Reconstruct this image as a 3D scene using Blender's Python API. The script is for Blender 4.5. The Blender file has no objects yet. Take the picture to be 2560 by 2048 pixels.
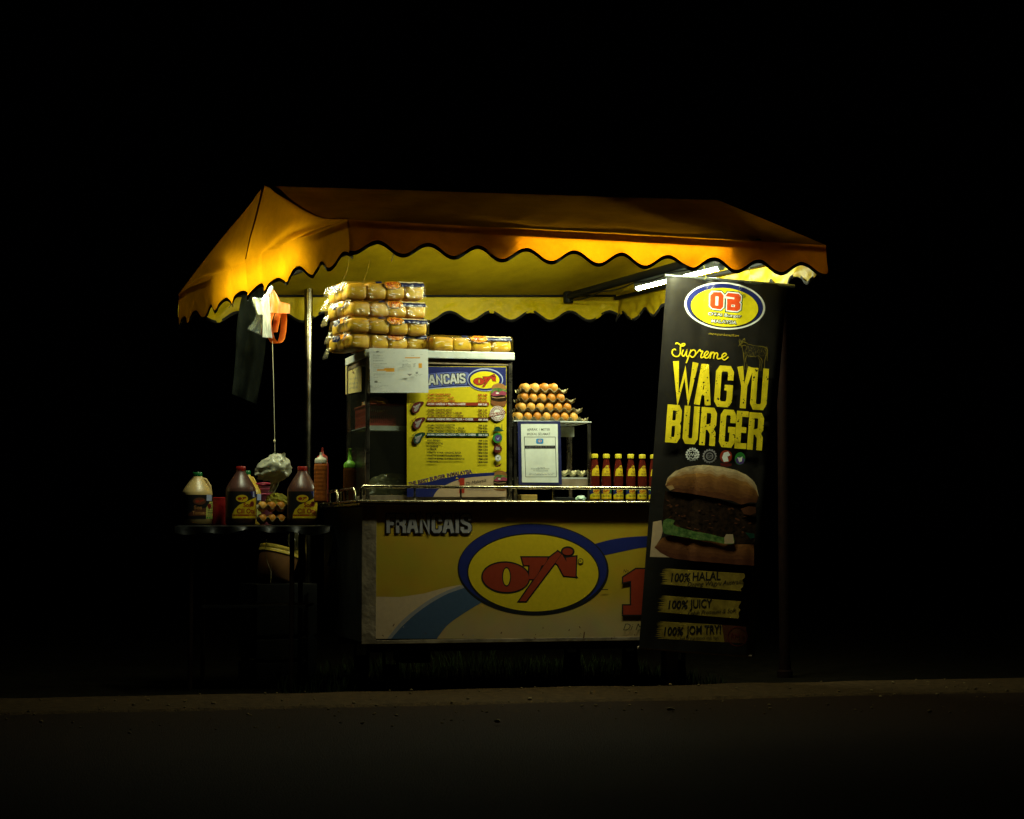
import bpy, bmesh, math, random
from mathutils import Vector, Matrix, noise
from mathutils.geometry import tessellate_polygon

# ------------------------------------------------------------------ camera, world, exposure
S = bpy.context.scene
TH = math.radians(15.0)            # the camera looks 15 degrees to the right of the cart's depth axis
FPX = 5000.0                       # focal length in pixels of a 2560 px wide frame
HC = 0.633                         # the photographer crouches
PITCH = math.atan(316.0 / FPX)
FW = Vector((math.sin(TH), math.cos(TH), 0)); RT = Vector((math.cos(TH), -math.sin(TH), 0))
CAM = -8.33 * FW + 0.625 * RT + Vector((0, 0, HC))
cd = bpy.data.cameras.new('camera'); cam = bpy.data.objects.new('camera', cd)
S.collection.objects.link(cam)
cam.location = CAM; cam.rotation_euler = (math.pi / 2 + PITCH, 0, -TH)
cd.sensor_width = 36; cd.sensor_fit = 'HORIZONTAL'; cd.lens = 36 * FPX / 2560
cd.clip_start = 0.1; cd.clip_end = 1000
S.camera = cam
S.render.resolution_x = 1024; S.render.resolution_y = 819
w = bpy.data.worlds.new('World'); S.world = w; w.use_nodes = True
bg = w.node_tree.nodes['Background']
bg.inputs['Color'].default_value = (0.25, 0.3, 0.4, 1); bg.inputs['Strength'].default_value = 0.0002
S.view_settings.view_transform = 'Standard'; S.view_settings.look = 'None'
S.view_settings.exposure = 0.0; S.view_settings.gamma = 1.0
LAMP_FRONT, LAMP_RIGHT, LAMP_LEFT = 300.0, 300.0, 122.0  # radiance of the three tubes
S.cycles.max_bounces = 10; S.cycles.transparent_max_bounces = 16
S.cycles.sample_clamp_indirect = 6.0
S.cycles.caustics_reflective = False; S.cycles.caustics_refractive = False

random.seed(5)
R = random.uniform
V = Vector
CP, SP = math.cos(PITCH), math.sin(PITCH)

def ray(px, py):
    a = (px - 1280) / FPX; b = (1024 - py) / FPX
    f = CP - b * SP; u = SP + b * CP
    return (FW * f + RT * a + V((0, 0, u))) / f      # advances 1 m of horizontal depth
def U(px, py, d):                   # point at horizontal depth d metres
    return CAM + ray(px, py) * d
def PY(px, py, y):                  # point on the vertical plane y = const (parallel to the cart's front)
    r = ray(px, py); return CAM + r * ((y - CAM.y) / r.y)
def PX(px, py, x):
    r = ray(px, py); return CAM + r * ((x - CAM.x) / r.x)
def PZ(px, py, z):
    r = ray(px, py); return CAM + r * ((z - CAM.z) / r.z)

# ------------------------------------------------------------------ materials
M = {}
def mat(name, col, rough=0.6, metal=0.0, var=0.15, nscale=30.0, bump=0.0, bscale=60.0, spec=0.5, trans=0.0, col2=None, coords='Object'):
    if name in M: return M[name]
    m = bpy.data.materials.new(name); m.use_nodes = True; nt = m.node_tree
    b = nt.nodes['Principled BSDF']; b.inputs['Roughness'].default_value = rough
    b.inputs['Metallic'].default_value = metal; b.inputs['Specular IOR Level'].default_value = spec
    if var > 0 or col2:
        tc = nt.nodes.new('ShaderNodeTexCoord'); n = nt.nodes.new('ShaderNodeTexNoise')
        n.inputs['Scale'].default_value = nscale; n.inputs['Detail'].default_value = 6; n.inputs['Roughness'].default_value = 0.65
        nt.links.new(tc.outputs[coords], n.inputs['Vector'])
        r = nt.nodes.new('ShaderNodeValToRGB')
        lo = [c * (1 - var) for c in col]; hi = [min(1, c * (1 + var)) for c in col]
        if col2: lo, hi = list(col), list(col2)
        r.color_ramp.elements[0].position = 0.32; r.color_ramp.elements[1].position = 0.68
        r.color_ramp.elements[0].color = (*lo, 1); r.color_ramp.elements[1].color = (*hi, 1)
        nt.links.new(n.outputs['Fac'], r.inputs['Fac']); nt.links.new(r.outputs['Color'], b.inputs['Base Color'])
        mr = nt.nodes.new('ShaderNodeMapRange'); mr.inputs['To Min'].default_value = max(0.02, rough - 0.12); mr.inputs['To Max'].default_value = min(1, rough + 0.14)
        nt.links.new(n.outputs['Fac'], mr.inputs['Value']); nt.links.new(mr.outputs['Result'], b.inputs['Roughness'])
    else:
        b.inputs['Base Color'].default_value = (*col, 1)
    if bump > 0:
        tc = nt.nodes.new('ShaderNodeTexCoord'); n2 = nt.nodes.new('ShaderNodeTexNoise'); n2.inputs['Scale'].default_value = bscale
        n2.inputs['Detail'].default_value = 5
        bp = nt.nodes.new('ShaderNodeBump'); bp.inputs['Strength'].default_value = bump; bp.inputs['Distance'].default_value = 0.01
        nt.links.new(tc.outputs[coords], n2.inputs['Vector']); nt.links.new(n2.outputs['Fac'], bp.inputs['Height']); nt.links.new(bp.outputs['Normal'], b.inputs['Normal'])
    if trans: b.inputs['Transmission Weight'].default_value = trans
    M[name] = m; return m

def fabric_mat(name, diff, tran, fac, gloss=0.05, rough=0.4):
    m = bpy.data.materials.new(name); m.use_nodes = True; nt = m.node_tree; nt.nodes.clear()
    L = nt.links.new; N = nt.nodes.new
    out = N('ShaderNodeOutputMaterial'); tc = N('ShaderNodeTexCoord')
    n = N('ShaderNodeTexNoise'); n.inputs['Scale'].default_value = 5; n.inputs['Detail'].default_value = 9; n.inputs['Roughness'].default_value = 0.7
    L(tc.outputs['Object'], n.inputs['Vector'])
    weave = N('ShaderNodeTexNoise'); weave.inputs['Scale'].default_value = 420; weave.inputs['Detail'].default_value = 2
    L(tc.outputs['Object'], weave.inputs['Vector'])
    def ramp(c):
        r = N('ShaderNodeValToRGB'); r.color_ramp.elements[0].position = 0.25; r.color_ramp.elements[1].position = 0.6
        r.color_ramp.elements[0].color = (*[x * 0.66 for x in c], 1); r.color_ramp.elements[1].color = (*c, 1)
        mx = N('ShaderNodeMath'); mx.operation = 'MULTIPLY_ADD'; mx.inputs[1].default_value = 0.35; mx.inputs[2].default_value = -0.17
        ad = N('ShaderNodeMath'); ad.operation = 'ADD'
        L(weave.outputs['Fac'], mx.inputs[0]); L(mx.outputs[0], ad.inputs[0]); L(n.outputs['Fac'], ad.inputs[1])
        L(ad.outputs[0], r.inputs['Fac']); return r.outputs['Color']
    d = N('ShaderNodeBsdfDiffuse'); t = N('ShaderNodeBsdfTranslucent'); g = N('ShaderNodeBsdfGlossy')
    g.inputs['Roughness'].default_value = rough
    L(ramp(diff), d.inputs['Color']); L(ramp(tran), t.inputs['Color'])
    bp = N('ShaderNodeBump'); bp.inputs['Strength'].default_value = 0.25; bp.inputs['Distance'].default_value = 0.01
    L(n.outputs['Fac'], bp.inputs['Height'])
    for s in (d, t, g): L(bp.outputs['Normal'], s.inputs['Normal'])
    a = N('ShaderNodeMixShader'); a.inputs[0].default_value = fac; L(d.outputs[0], a.inputs[1]); L(t.outputs[0], a.inputs[2])
    b = N('ShaderNodeMixShader'); b.inputs[0].default_value = gloss; L(a.outputs[0], b.inputs[1]); L(g.outputs[0], b.inputs[2])
    L(b.outputs[0], out.inputs['Surface']); M[name] = m; return m

def film_mat(name, tint, gl=0.12, rough=0.12, dif=0.0, dcol=(1, 1, 1)):
    m = bpy.data.materials.new(name); m.use_nodes = True; nt = m.node_tree; nt.nodes.clear()
    L = nt.links.new; N = nt.nodes.new
    out = N('ShaderNodeOutputMaterial'); t = N('ShaderNodeBsdfTransparent'); t.inputs['Color'].default_value = (*tint, 1)
    g = N('ShaderNodeBsdfGlossy'); g.inputs['Roughness'].default_value = rough
    lw = N('ShaderNodeLayerWeight'); lw.inputs['Blend'].default_value = 0.35
    mr = N('ShaderNodeMapRange'); mr.inputs['To Min'].default_value = gl; mr.inputs['To Max'].default_value = min(0.9, gl * 4)
    L(lw.outputs['Facing'], mr.inputs['Value'])
    tc = N('ShaderNodeTexCoord'); n = N('ShaderNodeTexNoise'); n.inputs['Scale'].default_value = 45; n.inputs['Detail'].default_value = 4
    bp = N('ShaderNodeBump'); bp.inputs['Strength'].default_value = 0.5; bp.inputs['Distance'].default_value = 0.01
    L(tc.outputs['Object'], n.inputs['Vector']); L(n.outputs['Fac'], bp.inputs['Height']); L(bp.outputs['Normal'], g.inputs['Normal'])
    a = N('ShaderNodeMixShader'); L(mr.outputs['Result'], a.inputs[0]); L(t.outputs[0], a.inputs[1]); L(g.outputs[0], a.inputs[2])
    last = a
    if dif:
        d = N('ShaderNodeBsdfDiffuse'); d.inputs['Color'].default_value = (*dcol, 1)
        tr = N('ShaderNodeBsdfTranslucent'); tr.inputs['Color'].default_value = (*dcol, 1)
        dm = N('ShaderNodeMixShader'); dm.inputs[0].default_value = 0.5; L(d.outputs[0], dm.inputs[1]); L(tr.outputs[0], dm.inputs[2])
        c = N('ShaderNodeMixShader'); c.inputs[0].default_value = dif; L(a.outputs[0], c.inputs[1]); L(dm.outputs[0], c.inputs[2]); last = c
    L(last.outputs[0], out.inputs['Surface']); M[name] = m; return m

def emit_mat(name, col, e):
    m = bpy.data.materials.new(name); m.use_nodes = True; nt = m.node_tree; nt.nodes.clear()
    o = nt.nodes.new('ShaderNodeOutputMaterial'); em = nt.nodes.new('ShaderNodeEmission')
    em.inputs['Color'].default_value = (*col, 1); em.inputs['Strength'].default_value = e
    nt.links.new(em.outputs[0], o.inputs['Surface']); M[name] = m; return m

# ------------------------------------------------------------------ objects
OFF = {}
def root(name, loc, label, cat, group=None, rz=0.0):
    o = bpy.data.objects.new(name, None); S.collection.objects.link(o)
    o.location = loc; o.rotation_euler = (0, 0, rz); o.empty_display_size = 0.1
    tag(o, label, cat, group); OFF[o] = V(loc); return o
def tag(o, label=None, cat=None, group=None, kind=None):
    if label: o['label'] = label
    if cat: o['category'] = cat
    if group: o['group'] = group
    if kind: o['kind'] = kind
    return o
def copy_tree(o, parent=None):
    c = o.copy(); S.collection.objects.link(c)
    if parent: c.parent = parent
    for ch in list(o.children): copy_tree(ch, c)
    return c

class MB:
    def __init__(s): s.v, s.f, s.m = [], [], []
    def add(s, vs, fs, mi=0):
        o = len(s.v); s.v += [V(p) for p in vs]
        for f in fs: s.f.append([i + o for i in f]); s.m.append(mi)
    def box(s, c, d, rz=0.0, mi=0, ax=None):
        x, y, z = d[0] / 2, d[1] / 2, d[2] / 2
        vs = [V((i * x, j * y, k * z)) for k in (-1, 1) for j in (-1, 1) for i in (-1, 1)]
        m = ax if ax else Matrix.Rotation(rz, 3, 'Z')
        s.add([m @ p + V(c) for p in vs], [(0, 2, 3, 1), (4, 5, 7, 6), (0, 1, 5, 4), (2, 6, 7, 3), (0, 4, 6, 2), (1, 3, 7, 5)], mi)
    def box2(s, a, b, mi=0):
        a, b = V(a), V(b); s.box((a + b) / 2, (abs(b.x - a.x), abs(b.y - a.y), abs(b.z - a.z)), 0, mi)
    def tube(s, pts, r, n=10, mi=0, cap=True, closed=False):
        pts = [V(p) for p in pts]; rs = r if isinstance(r, (list, tuple)) else [r] * len(pts)
        rings = []; ref = V((0, 0, 1)); prev = None
        for i, p in enumerate(pts):
            a = pts[max(i - 1, 0)]; b = pts[min(i + 1, len(pts) - 1)]
            if closed: a = pts[i - 1]; b = pts[(i + 1) % len(pts)]
            t = (b - a).normalized()
            if prev is None:
                ref = V((0, 0, 1)) if abs(t.z) < 0.9 else V((1, 0, 0)); x = t.cross(ref).normalized()
            else:
                x = (prev - t * prev.dot(t)); x = x.normalized() if x.length > 1e-6 else t.cross(V((1, 0, 0))).normalized()
            prev = x; y = t.cross(x)
            rings.append([p + (x * math.cos(k * 2 * math.pi / n) + y * math.sin(k * 2 * math.pi / n)) * rs[i] for k in range(n)])
        vs = [q for g in rings for q in g]; fs = []
        cnt = len(pts) if closed else len(pts) - 1
        for i in range(cnt):
            j = (i + 1) % len(pts)
            for k in range(n):
                k2 = (k + 1) % n; fs.append((i * n + k, i * n + k2, j * n + k2, j * n + k))
        if cap and not closed: fs.append(tuple(range(n - 1, -1, -1))); fs.append(tuple((len(pts) - 1) * n + k for k in range(n)))
        s.add(vs, fs, mi)
    def lathe(s, prof, c=(0, 0, 0), n=28, mi=0, sq=0.0):
        c = V(c); vs = []; fs = []
        for r, z in prof:
            for k in range(n):
                a = 2 * math.pi * k / n; q = 1.0
                if sq: q = (abs(math.cos(a)) ** sq + abs(math.sin(a)) ** sq) ** (-1.0 / sq)
                vs.append(c + V((r * q * math.cos(a), r * q * math.sin(a), z)))
        for i in range(len(prof) - 1):
            for k in range(n):
                k2 = (k + 1) % n; fs.append((i * n + k, i * n + k2, (i + 1) * n + k2, (i + 1) * n + k))
        fs.append(tuple(range(n - 1, -1, -1))); fs.append(tuple((len(prof) - 1) * n + k for k in range(n)))
        s.add(vs, fs, mi)
    def grid(s, fn, nu, nv, mi=0):
        vs = [fn(i / nu, j / nv) for j in range(nv + 1) for i in range(nu + 1)]
        fs = [(j * (nu + 1) + i, j * (nu + 1) + i + 1, (j + 1) * (nu + 1) + i + 1, (j + 1) * (nu + 1) + i) for j in range(nv) for i in range(nu)]
        s.add(vs, fs, mi)
    def blob(s, c, rad, nz=0.3, fr=2.0, seed=0, nu=28, nv=18, mi=0, sharp=True):
        c = V(c); vs = []; fs = []
        for j in range(nv + 1):
            t = math.pi * j / nv
            for i in range(nu):
                a = 2 * math.pi * i / nu
                d = V((math.sin(t) * math.cos(a), math.sin(t) * math.sin(a), math.cos(t)))
                q = noise.noise(d * fr + V((seed, seed * 2.3, 0)))
                q2 = noise.noise(d * fr * 3 + V((seed * 1.7, 5, 0)))
                if sharp: q = 0.55 - abs(q) * 1.8; q2 = 0.4 - abs(q2) * 1.5
                k = 1 + nz * q + nz * 0.4 * q2
                vs.append(c + V((d.x * rad[0], d.y * rad[1], d.z * rad[2])) * k)
        for j in range(nv):
            for i in range(nu):
                i2 = (i + 1) % nu; fs.append((j * nu + i, (j + 1) * nu + i, (j + 1) * nu + i2, j * nu + i2))
        s.add(vs, fs, mi)
    def build(s, name, mats, parent=None, smooth=False, bevel=0.0, origin=None, angle=40):
        me = bpy.data.meshes.new(name)
        o = bpy.data.objects.new(name, me); S.collection.objects.link(o)
        off = V((0, 0, 0))
        if parent is not None:
            rt = parent
            while rt.parent: rt = rt.parent
            off = OFF.get(rt, V((0, 0, 0))); o.parent = parent
        elif origin is not None:
            off = V(origin); o.location = off
            OFF[o] = off
        me.from_pydata([tuple(p - off) for p in s.v], [], s.f)
        if not isinstance(mats, (list, tuple)): mats = [mats]
        for m in mats: me.materials.append(m)
        for p, i in zip(me.polygons, s.m): p.material_index = i
        me.update()
        bm = bmesh.new(); bm.from_mesh(me)
        if bevel:
            bmesh.ops.bevel(bm, geom=bm.edges[:], offset=bevel, segments=2, profile=0.6, affect='EDGES', clamp_overlap=True)
        bm.to_mesh(me); bm.free()
        if smooth:
            for p in me.polygons: p.use_smooth = True
            if angle < 180:
                try: me.set_sharp_from_angle(angle=math.radians(angle))
                except Exception: pass
        return o

# ------------------------------------------------------------------ printing: flat shapes laid over a surface in thin layers
_txt = {}
def text_mesh(s, off=0.0, shear=0.0, space=1.0):
    k = (s, off, shear, space)
    if k in _txt: return _txt[k]
    cu = bpy.data.curves.new('t', 'FONT'); cu.body = s; cu.offset = off; cu.shear = shear; cu.space_character = space
    cu.resolution_u = 3; cu.dimensions = '2D'; cu.fill_mode = 'BOTH'
    o = bpy.data.objects.new('t', cu); S.collection.objects.link(o)
    dg = bpy.context.evaluated_depsgraph_get(); ev = o.evaluated_get(dg); me = ev.to_mesh()
    me.calc_loop_triangles()
    vs = [(v.co.x, v.co.y) for v in me.vertices]; ts = [tuple(t.vertices) for t in me.loop_triangles]
    ev.to_mesh_clear(); bpy.data.objects.remove(o); bpy.data.curves.remove(cu)
    if not vs: vs, ts = [(0, 0), (1, 0), (0, 1)], []
    xs = [v[0] for v in vs]; ys = [v[1] for v in vs]
    _txt[k] = (vs, ts, min(xs), max(xs), min(ys), max(ys)); return _txt[k]

def smooth_path(pts, n=6):
    out = []
    P = [pts[0]] + list(pts) + [pts[-1]]
    for i in range(1, len(P) - 2):
        for k in range(n):
            t = k / n; a, b, c, d = P[i - 1], P[i], P[i + 1], P[i + 2]
            out.append(tuple(0.5 * (2 * b[j] + (c[j] - a[j]) * t + (2 * a[j] - 5 * b[j] + 4 * c[j] - d[j]) * t * t + (3 * b[j] - a[j] - 3 * c[j] + d[j]) * t ** 3) for j in (0, 1)))
    out.append(tuple(pts[-1])); return out

GL = {  # centre lines of block letters
 'W': [[(0, 1), (.23, 0), (.5, .8), (.77, 0), (1, 1)]],
 'A': [[(0, 0), (.4, 1), (.6, 1), (1, 0)], [(.2, .27), (.8, .27)]],
 'G': [[(1, .68), (1, .9), (.82, 1), (.18, 1), (0, .9), (0, .1), (.18, 0), (.82, 0), (1, .1), (1, .47), (.55, .47)]],
 'Y': [[(0, 1), (.5, .42), (1, 1)], [(.5, .44), (.5, 0)]],
 'U': [[(0, 1), (0, .1), (.18, 0), (.82, 0), (1, .1), (1, 1)]],
 'B': [[(0, 0), (0, 1), (.8, 1), (1, .9), (1, .62), (.84, .52), (.1, .52)], [(.84, .52), (1, .42), (1, .1), (.8, 0), (.05, 0)]],
 'R': [[(0, 0), (0, 1), (.82, 1), (1, .9), (1, .58), (.82, .48), (.1, .48)], [(.6, .48), (1, .3), (1, 0)]],
 'E': [[(1, 1), (0, 1), (0, 0), (1, 0)], [(.05, .5), (.8, .5)]],
 'F': [[(1, 1), (0, 1), (0, 0)], [(.05, .5), (.8, .5)]],
 'N': [[(0, 0), (0, 1), (1, 0), (1, 1)]],
 'C': [[(1, .63), (1, .88), (.8, 1), (.2, 1), (0, .88), (0, .12), (.2, 0), (.8, 0), (1, .12), (1, .37)]],
 'I': [[(.5, 0), (.5, 1)]],
 'S': [[(1, .72), (1, .89), (.8, 1), (.2, 1), (0, .89), (0, .68), (.16, .57), (.84, .43), (1, .32), (1, .11), (.8, 0), (.2, 0), (0, .11), (0, .28)]],
 '1': [[(.1, .78), (.55, 1), (.55, 0)], [(0, 0), (1, 0)]],
}
class Canvas:
    def __init__(s, fn, lim=None, step=0.00006, h0=0.0004):
        s.fn, s.lim, s.step, s.h = fn, lim, step, h0
        s.mb = MB(); s.mats = []
        s.tf = lambda x, y: (x, y)
    def mi(s, m):
        if m not in s.mats: s.mats.append(m)
        return s.mats.index(m)
    def tris(s, vs, ts, m):
        vs = [s.tf(*p) for p in vs]; ts = list(ts)
        if s.lim:
            for _ in range(8):
                cache = {}; out = []; done = True
                def mid(a, b):
                    k = (min(a, b), max(a, b))
                    if k not in cache:
                        vs.append(((vs[a][0] + vs[b][0]) / 2, (vs[a][1] + vs[b][1]) / 2)); cache[k] = len(vs) - 1
                    return cache[k]
                for a, b, c in ts:
                    L = lambda p, q: math.hypot(vs[p][0] - vs[q][0], vs[p][1] - vs[q][1]) > s.lim
                    e = (L(a, b), L(b, c), L(c, a)); n = sum(e)
                    if n == 0: out.append((a, b, c)); continue
                    done = False
                    if n == 3:
                        x, y, z = mid(a, b), mid(b, c), mid(c, a); out += [(a, x, z), (x, b, y), (z, y, c), (x, y, z)]
                    else:
                        while not e[0] or (n == 2 and not e[1]):
                            a, b, c = b, c, a; e = (e[1], e[2], e[0])
                        x = mid(a, b)
                        if n == 1: out += [(a, x, c), (x, b, c)]
                        else:
                            y = mid(b, c); out += [(x, b, y), (a, x, y), (a, y, c)]
                ts = out
                if done: break
        s.mb.add([s.fn(p[0], p[1], s.h) for p in vs], ts, s.mi(m)); s.h += s.step
    def poly(s, pts, m):
        ts = tessellate_polygon([[V((p[0], p[1], 0)) for p in pts]])
        s.tris(list(pts), [tuple(t) for t in ts], m)
    def rect(s, x0, y0, x1, y1, m): s.poly([(x0, y0), (x1, y0), (x1, y1), (x0, y1)], m)
    def ellipse(s, cx, cy, rx, ry, m, rot=0.0, n=48, a0=0, a1=360):
        c, d = math.cos(rot), math.sin(rot); pts = []
        full = a1 - a0 >= 360
        for k in range(n if full else n + 1):
            a = math.radians(a0 + (a1 - a0) * k / n); x, y = rx * math.cos(a), ry * math.sin(a)
            pts.append((cx + x * c - y * d, cy + x * d + y * c))
        s.poly(pts, m)
    def line(s, pts, w, m, closed=False, sm=0):
        if sm: pts = smooth_path(pts, sm)
        n = len(pts); Lf = []; Rt = []
        for i, p in enumerate(pts):
            a = pts[i - 1] if (i > 0 or closed) else None; b = pts[(i + 1) % n] if (i < n - 1 or closed) else None
            def nd(p, q):
                dx, dy = q[0] - p[0], q[1] - p[1]; l = math.hypot(dx, dy) or 1e-9; return dx / l, dy / l
            d1 = nd(a, p) if a else nd(p, b); d2 = nd(p, b) if b else d1
            nx, ny = -(d1[1] + d2[1]), d1[0] + d2[0]; l = math.hypot(nx, ny) or 1e-9; nx, ny = nx / l, ny / l
            k = 1.0 / max(0.45, nx * -d1[1] + ny * d1[0])
            ww = (w[i * (len(w) - 1) // max(1, n - 1)] if isinstance(w, (list, tuple)) else w) / 2
            Lf.append((p[0] + nx * ww * k, p[1] + ny * ww * k)); Rt.append((p[0] - nx * ww * k, p[1] - ny * ww * k))
        vs = Lf + Rt; ts = []
        for i in range(n if closed else n - 1):
            j = (i + 1) % n; ts += [(i, j, n + j), (i, n + j, n + i)]
        s.tris(vs, ts, m)
    def glyph(s, ch, x, y, w, h, t, m, rot=0.0, grow=0.0):
        """block letter in the box with centre x, y"""
        c, d = math.cos(rot), math.sin(rot)
        for st in GL[ch]:
            pts = []
            for a, b in st:
                lx = (a - .5) * (w - t); ly = -(b - .5) * (h - t)
                pts.append((lx, ly))
            if ch not in 'CSG':
                # square ends reach the edge of the box
                def ext(p, q):
                    dx, dy = p[0] - q[0], p[1] - q[1]; l = math.hypot(dx, dy) or 1; e = t / 2 + grow
                    return (p[0] + dx / l * e, p[1] + dy / l * e)
                p0 = ext(pts[0], pts[1]); p1 = ext(pts[-1], pts[-2]); pts[0] = p0; pts[-1] = p1
            s.line([(x + px * c - py * d, y + px * d + py * c) for px, py in pts], t + 2 * grow, m)
    def text(s, st, x0, yb, w, h, m, rot=0.0, off=0.0, shear=0.0, space=1.0, align='L', base=None):
        """text fitted to width w (or natural if None); h is the height of a capital letter; yb the baseline (y grows downwards)"""
        vs, ts, xa, xb, ya, yb_ = text_mesh(st, off, shear, space)
        ky = h / 0.73; kx = w / (xb - xa) if w else ky
        c, d = math.cos(rot), math.sin(rot); W = (xb - xa) * kx
        sh = 0 if align == 'L' else (-W / 2 if align == 'C' else -W)
        pts = []
        for x, y in vs:
            lx, ly = (x - xa) * kx + sh, -y * ky
            pts.append((x0 + lx * c - ly * d, yb + lx * d + ly * c))
        s.tris(pts, ts, m)
    def build(s, name, parent=None, **k):
        return s.mb.build(name, s.mats, parent, **k)
# ------------------------------------------------------------------ common materials
steel = mat('brushed_steel', (0.36, 0.32, 0.25), 0.28, 1.0, 0.3, 14, 0.12, 90)
steel_dull = mat('worn_steel', (0.26, 0.20, 0.13), 0.55, 0.5, 0.5, 9, 0.25, 40)
galv = mat('galvanised_sheet', (0.62, 0.66, 0.62), 0.5, 0.25, 0.14, 12, 0.1, 30)
chrome = mat('polished_tube', (0.40, 0.35, 0.22), 0.25, 1.0, 0.2, 18, 0.1, 60)
pole_steel = mat('stainless_pole', (0.26, 0.235, 0.17), 0.17, 1.0, 0.25, 7, 0.06, 25)
black_pl = mat('black_plastic', (0.012, 0.012, 0.012), 0.45, 0, 0.3, 20)
rubber = mat('tyre_rubber', (0.012, 0.012, 0.012), 0.85, 0, 0.3, 25, spec=.2)
darkpaint = mat('dark_painted_metal', (0.010, 0.010, 0.009), 0.6, 0.0, 0.4, 12, spec=.15)
glass = film_mat('cabinet_glass', (0.93, 0.95, 0.92), 0.05, 0.03, .022, (.5, .5, .36))
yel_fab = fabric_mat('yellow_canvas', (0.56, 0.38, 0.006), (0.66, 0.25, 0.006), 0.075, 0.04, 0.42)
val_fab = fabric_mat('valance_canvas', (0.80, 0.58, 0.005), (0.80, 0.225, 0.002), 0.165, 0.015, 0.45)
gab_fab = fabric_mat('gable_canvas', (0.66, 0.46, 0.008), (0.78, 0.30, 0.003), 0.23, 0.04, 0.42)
bind_fab = mat('black_binding_tape', (0.012, 0.010, 0.008), 0.75, 0, 0.3, 40)
seam_fab = fabric_mat('brown_seam_tape', (0.16, 0.07, 0.01), (0.12, 0.04, 0.004), 0.15, 0.03)

# ------------------------------------------------------------------ ground
def sheet(name, x0, x1, y0, y1, z, m, nx=1, ny=1, zf=None):
    mb = MB(); mb.grid(lambda u, v: V((x0 + (x1 - x0) * u, y0 + (y1 - y0) * v, z + (zf(x0 + (x1 - x0) * u, y0 + (y1 - y0) * v) if zf else 0))), nx, ny)
    return tag(mb.build(name, m), kind='structure')
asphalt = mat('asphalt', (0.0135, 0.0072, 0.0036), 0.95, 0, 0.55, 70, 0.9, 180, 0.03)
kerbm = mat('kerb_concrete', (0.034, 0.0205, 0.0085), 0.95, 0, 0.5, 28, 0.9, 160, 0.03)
earth = mat('verge_earth', (0.005, 0.004, 0.002), 0.95, 0, 0.5, 14, 0.8, 50, 0.02)
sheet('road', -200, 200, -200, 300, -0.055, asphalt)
sheet('verge', -40, 40, -0.11, 60, -0.05, earth, 2, 2)
# the near road surface rises to the kerb strip by a gentle crown
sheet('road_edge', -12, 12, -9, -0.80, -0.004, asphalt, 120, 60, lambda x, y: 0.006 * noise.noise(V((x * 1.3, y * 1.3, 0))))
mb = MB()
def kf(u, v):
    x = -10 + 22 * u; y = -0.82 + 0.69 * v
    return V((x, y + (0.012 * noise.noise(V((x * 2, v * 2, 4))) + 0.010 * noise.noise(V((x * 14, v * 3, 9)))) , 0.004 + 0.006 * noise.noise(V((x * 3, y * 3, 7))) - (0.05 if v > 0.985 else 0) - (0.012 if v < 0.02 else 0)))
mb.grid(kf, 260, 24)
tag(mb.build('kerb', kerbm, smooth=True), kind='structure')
# grit and small stones lying on the kerb
mb = MB()
for i in range(200):
    x, y = R(-1.6, 2.6), R(-1.7, -0.14); s = R(0.002, 0.007) * (1.6 if R(0, 1) < .06 else 1)
    mb.blob((x, y, 0.006 + s * .3), (s, s * R(.6, 1.2), s * .6), 0.3, 1.5, i, 6, 4)
tag(mb.build('grit', mat('pale_grit', (0.10, 0.07, 0.03), 0.9, 0, 0.6, 5, spec=.05)), kind='stuff')
# grass under and behind the cart
mb = MB()
for i in range(5200):
    x, y = R(-.25, 1.75), R(0.16, 2.0); h = R(0.02, 0.11) * (0.6 + 0.8 * abs(noise.noise(V((x * 1.5, y * 1.5, 3)))));
    a = R(0, 6.28); b = R(0.1, 0.7); dx, dy = math.cos(a), math.sin(a); ww = R(.0015, .003)
    p = V((x, y, -0.05)); q = V((-dy * ww, dx * ww, 0)); t = V((dx * b * h, dy * b * h, h))
    mb.add([p - q, p + q, p + t * .55 + q * .8 + V((0, 0, h * .08)), p + t * .55 - q * .8 + V((0, 0, h * .08)), p + t], [(0, 1, 2, 3), (3, 2, 4)])
tag(mb.build('grass', mat('verge_grass', (0.009, 0.014, 0.0025), 0.8, 0, 0.6, 4, spec=.05)), kind='stuff')

# ------------------------------------------------------------------ awning
dF, dFR, dB, dBR = 7.82, 8.54, 9.71, 10.45
FL, FR = U(870, 549, dF), U(2065, 613, dFR)
BL, BR = U(446, 737, dB), U(1547, 738, dBR)
RL, RR = U(660, 464, 8.76), U(1795, 500, 9.50)
aw = root('market_awning', (0.0, 0.98, 0), 'yellow canvas gable awning with scalloped black edged valances over the burger cart', 'awning')
def lerp(a, b, t): return a + (b - a) * t
def wr(p, s, seed=0.0):   # wrinkle amount
    return noise.noise(p * s + V((seed, seed, seed)))
def roof_fn(A, B, C, D, sag, seed, left_drop=0.0):
    n = (B - A).cross(D - A).normalized()
    if n.z < 0: n = -n
    def fn(u, v):
        p = lerp(lerp(A, B, u), lerp(D, C, u), v)
        e = math.sin(math.pi * u) ** .6 * math.sin(math.pi * v) ** .8
        p = p - V((0, 0, 1)) * sag * e
        p = p + n * (0.014 * wr(V((u * 6, v * 2, seed)), 1.0) + 0.008 * wr(V((u * 22 + v * 9, v * 3, seed)), 1.0)) * min(1, 8 * u * (1 - u)) * min(1, 8 * v * (1 - v))
        # folds that fan out from the ridge ends
        k = math.exp(-u * 5) * math.sin(math.pi * v)
        p = p + n * 0.012 * k * math.sin(9 * math.atan2(v, u * 2.2 + .05))
        if left_drop: p = p - V((0, 0, 1)) * left_drop * math.exp(-(u / .10) ** 2) * math.sin(math.pi * v ** 1.4) ** 1.2
        return p
    return fn
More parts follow.
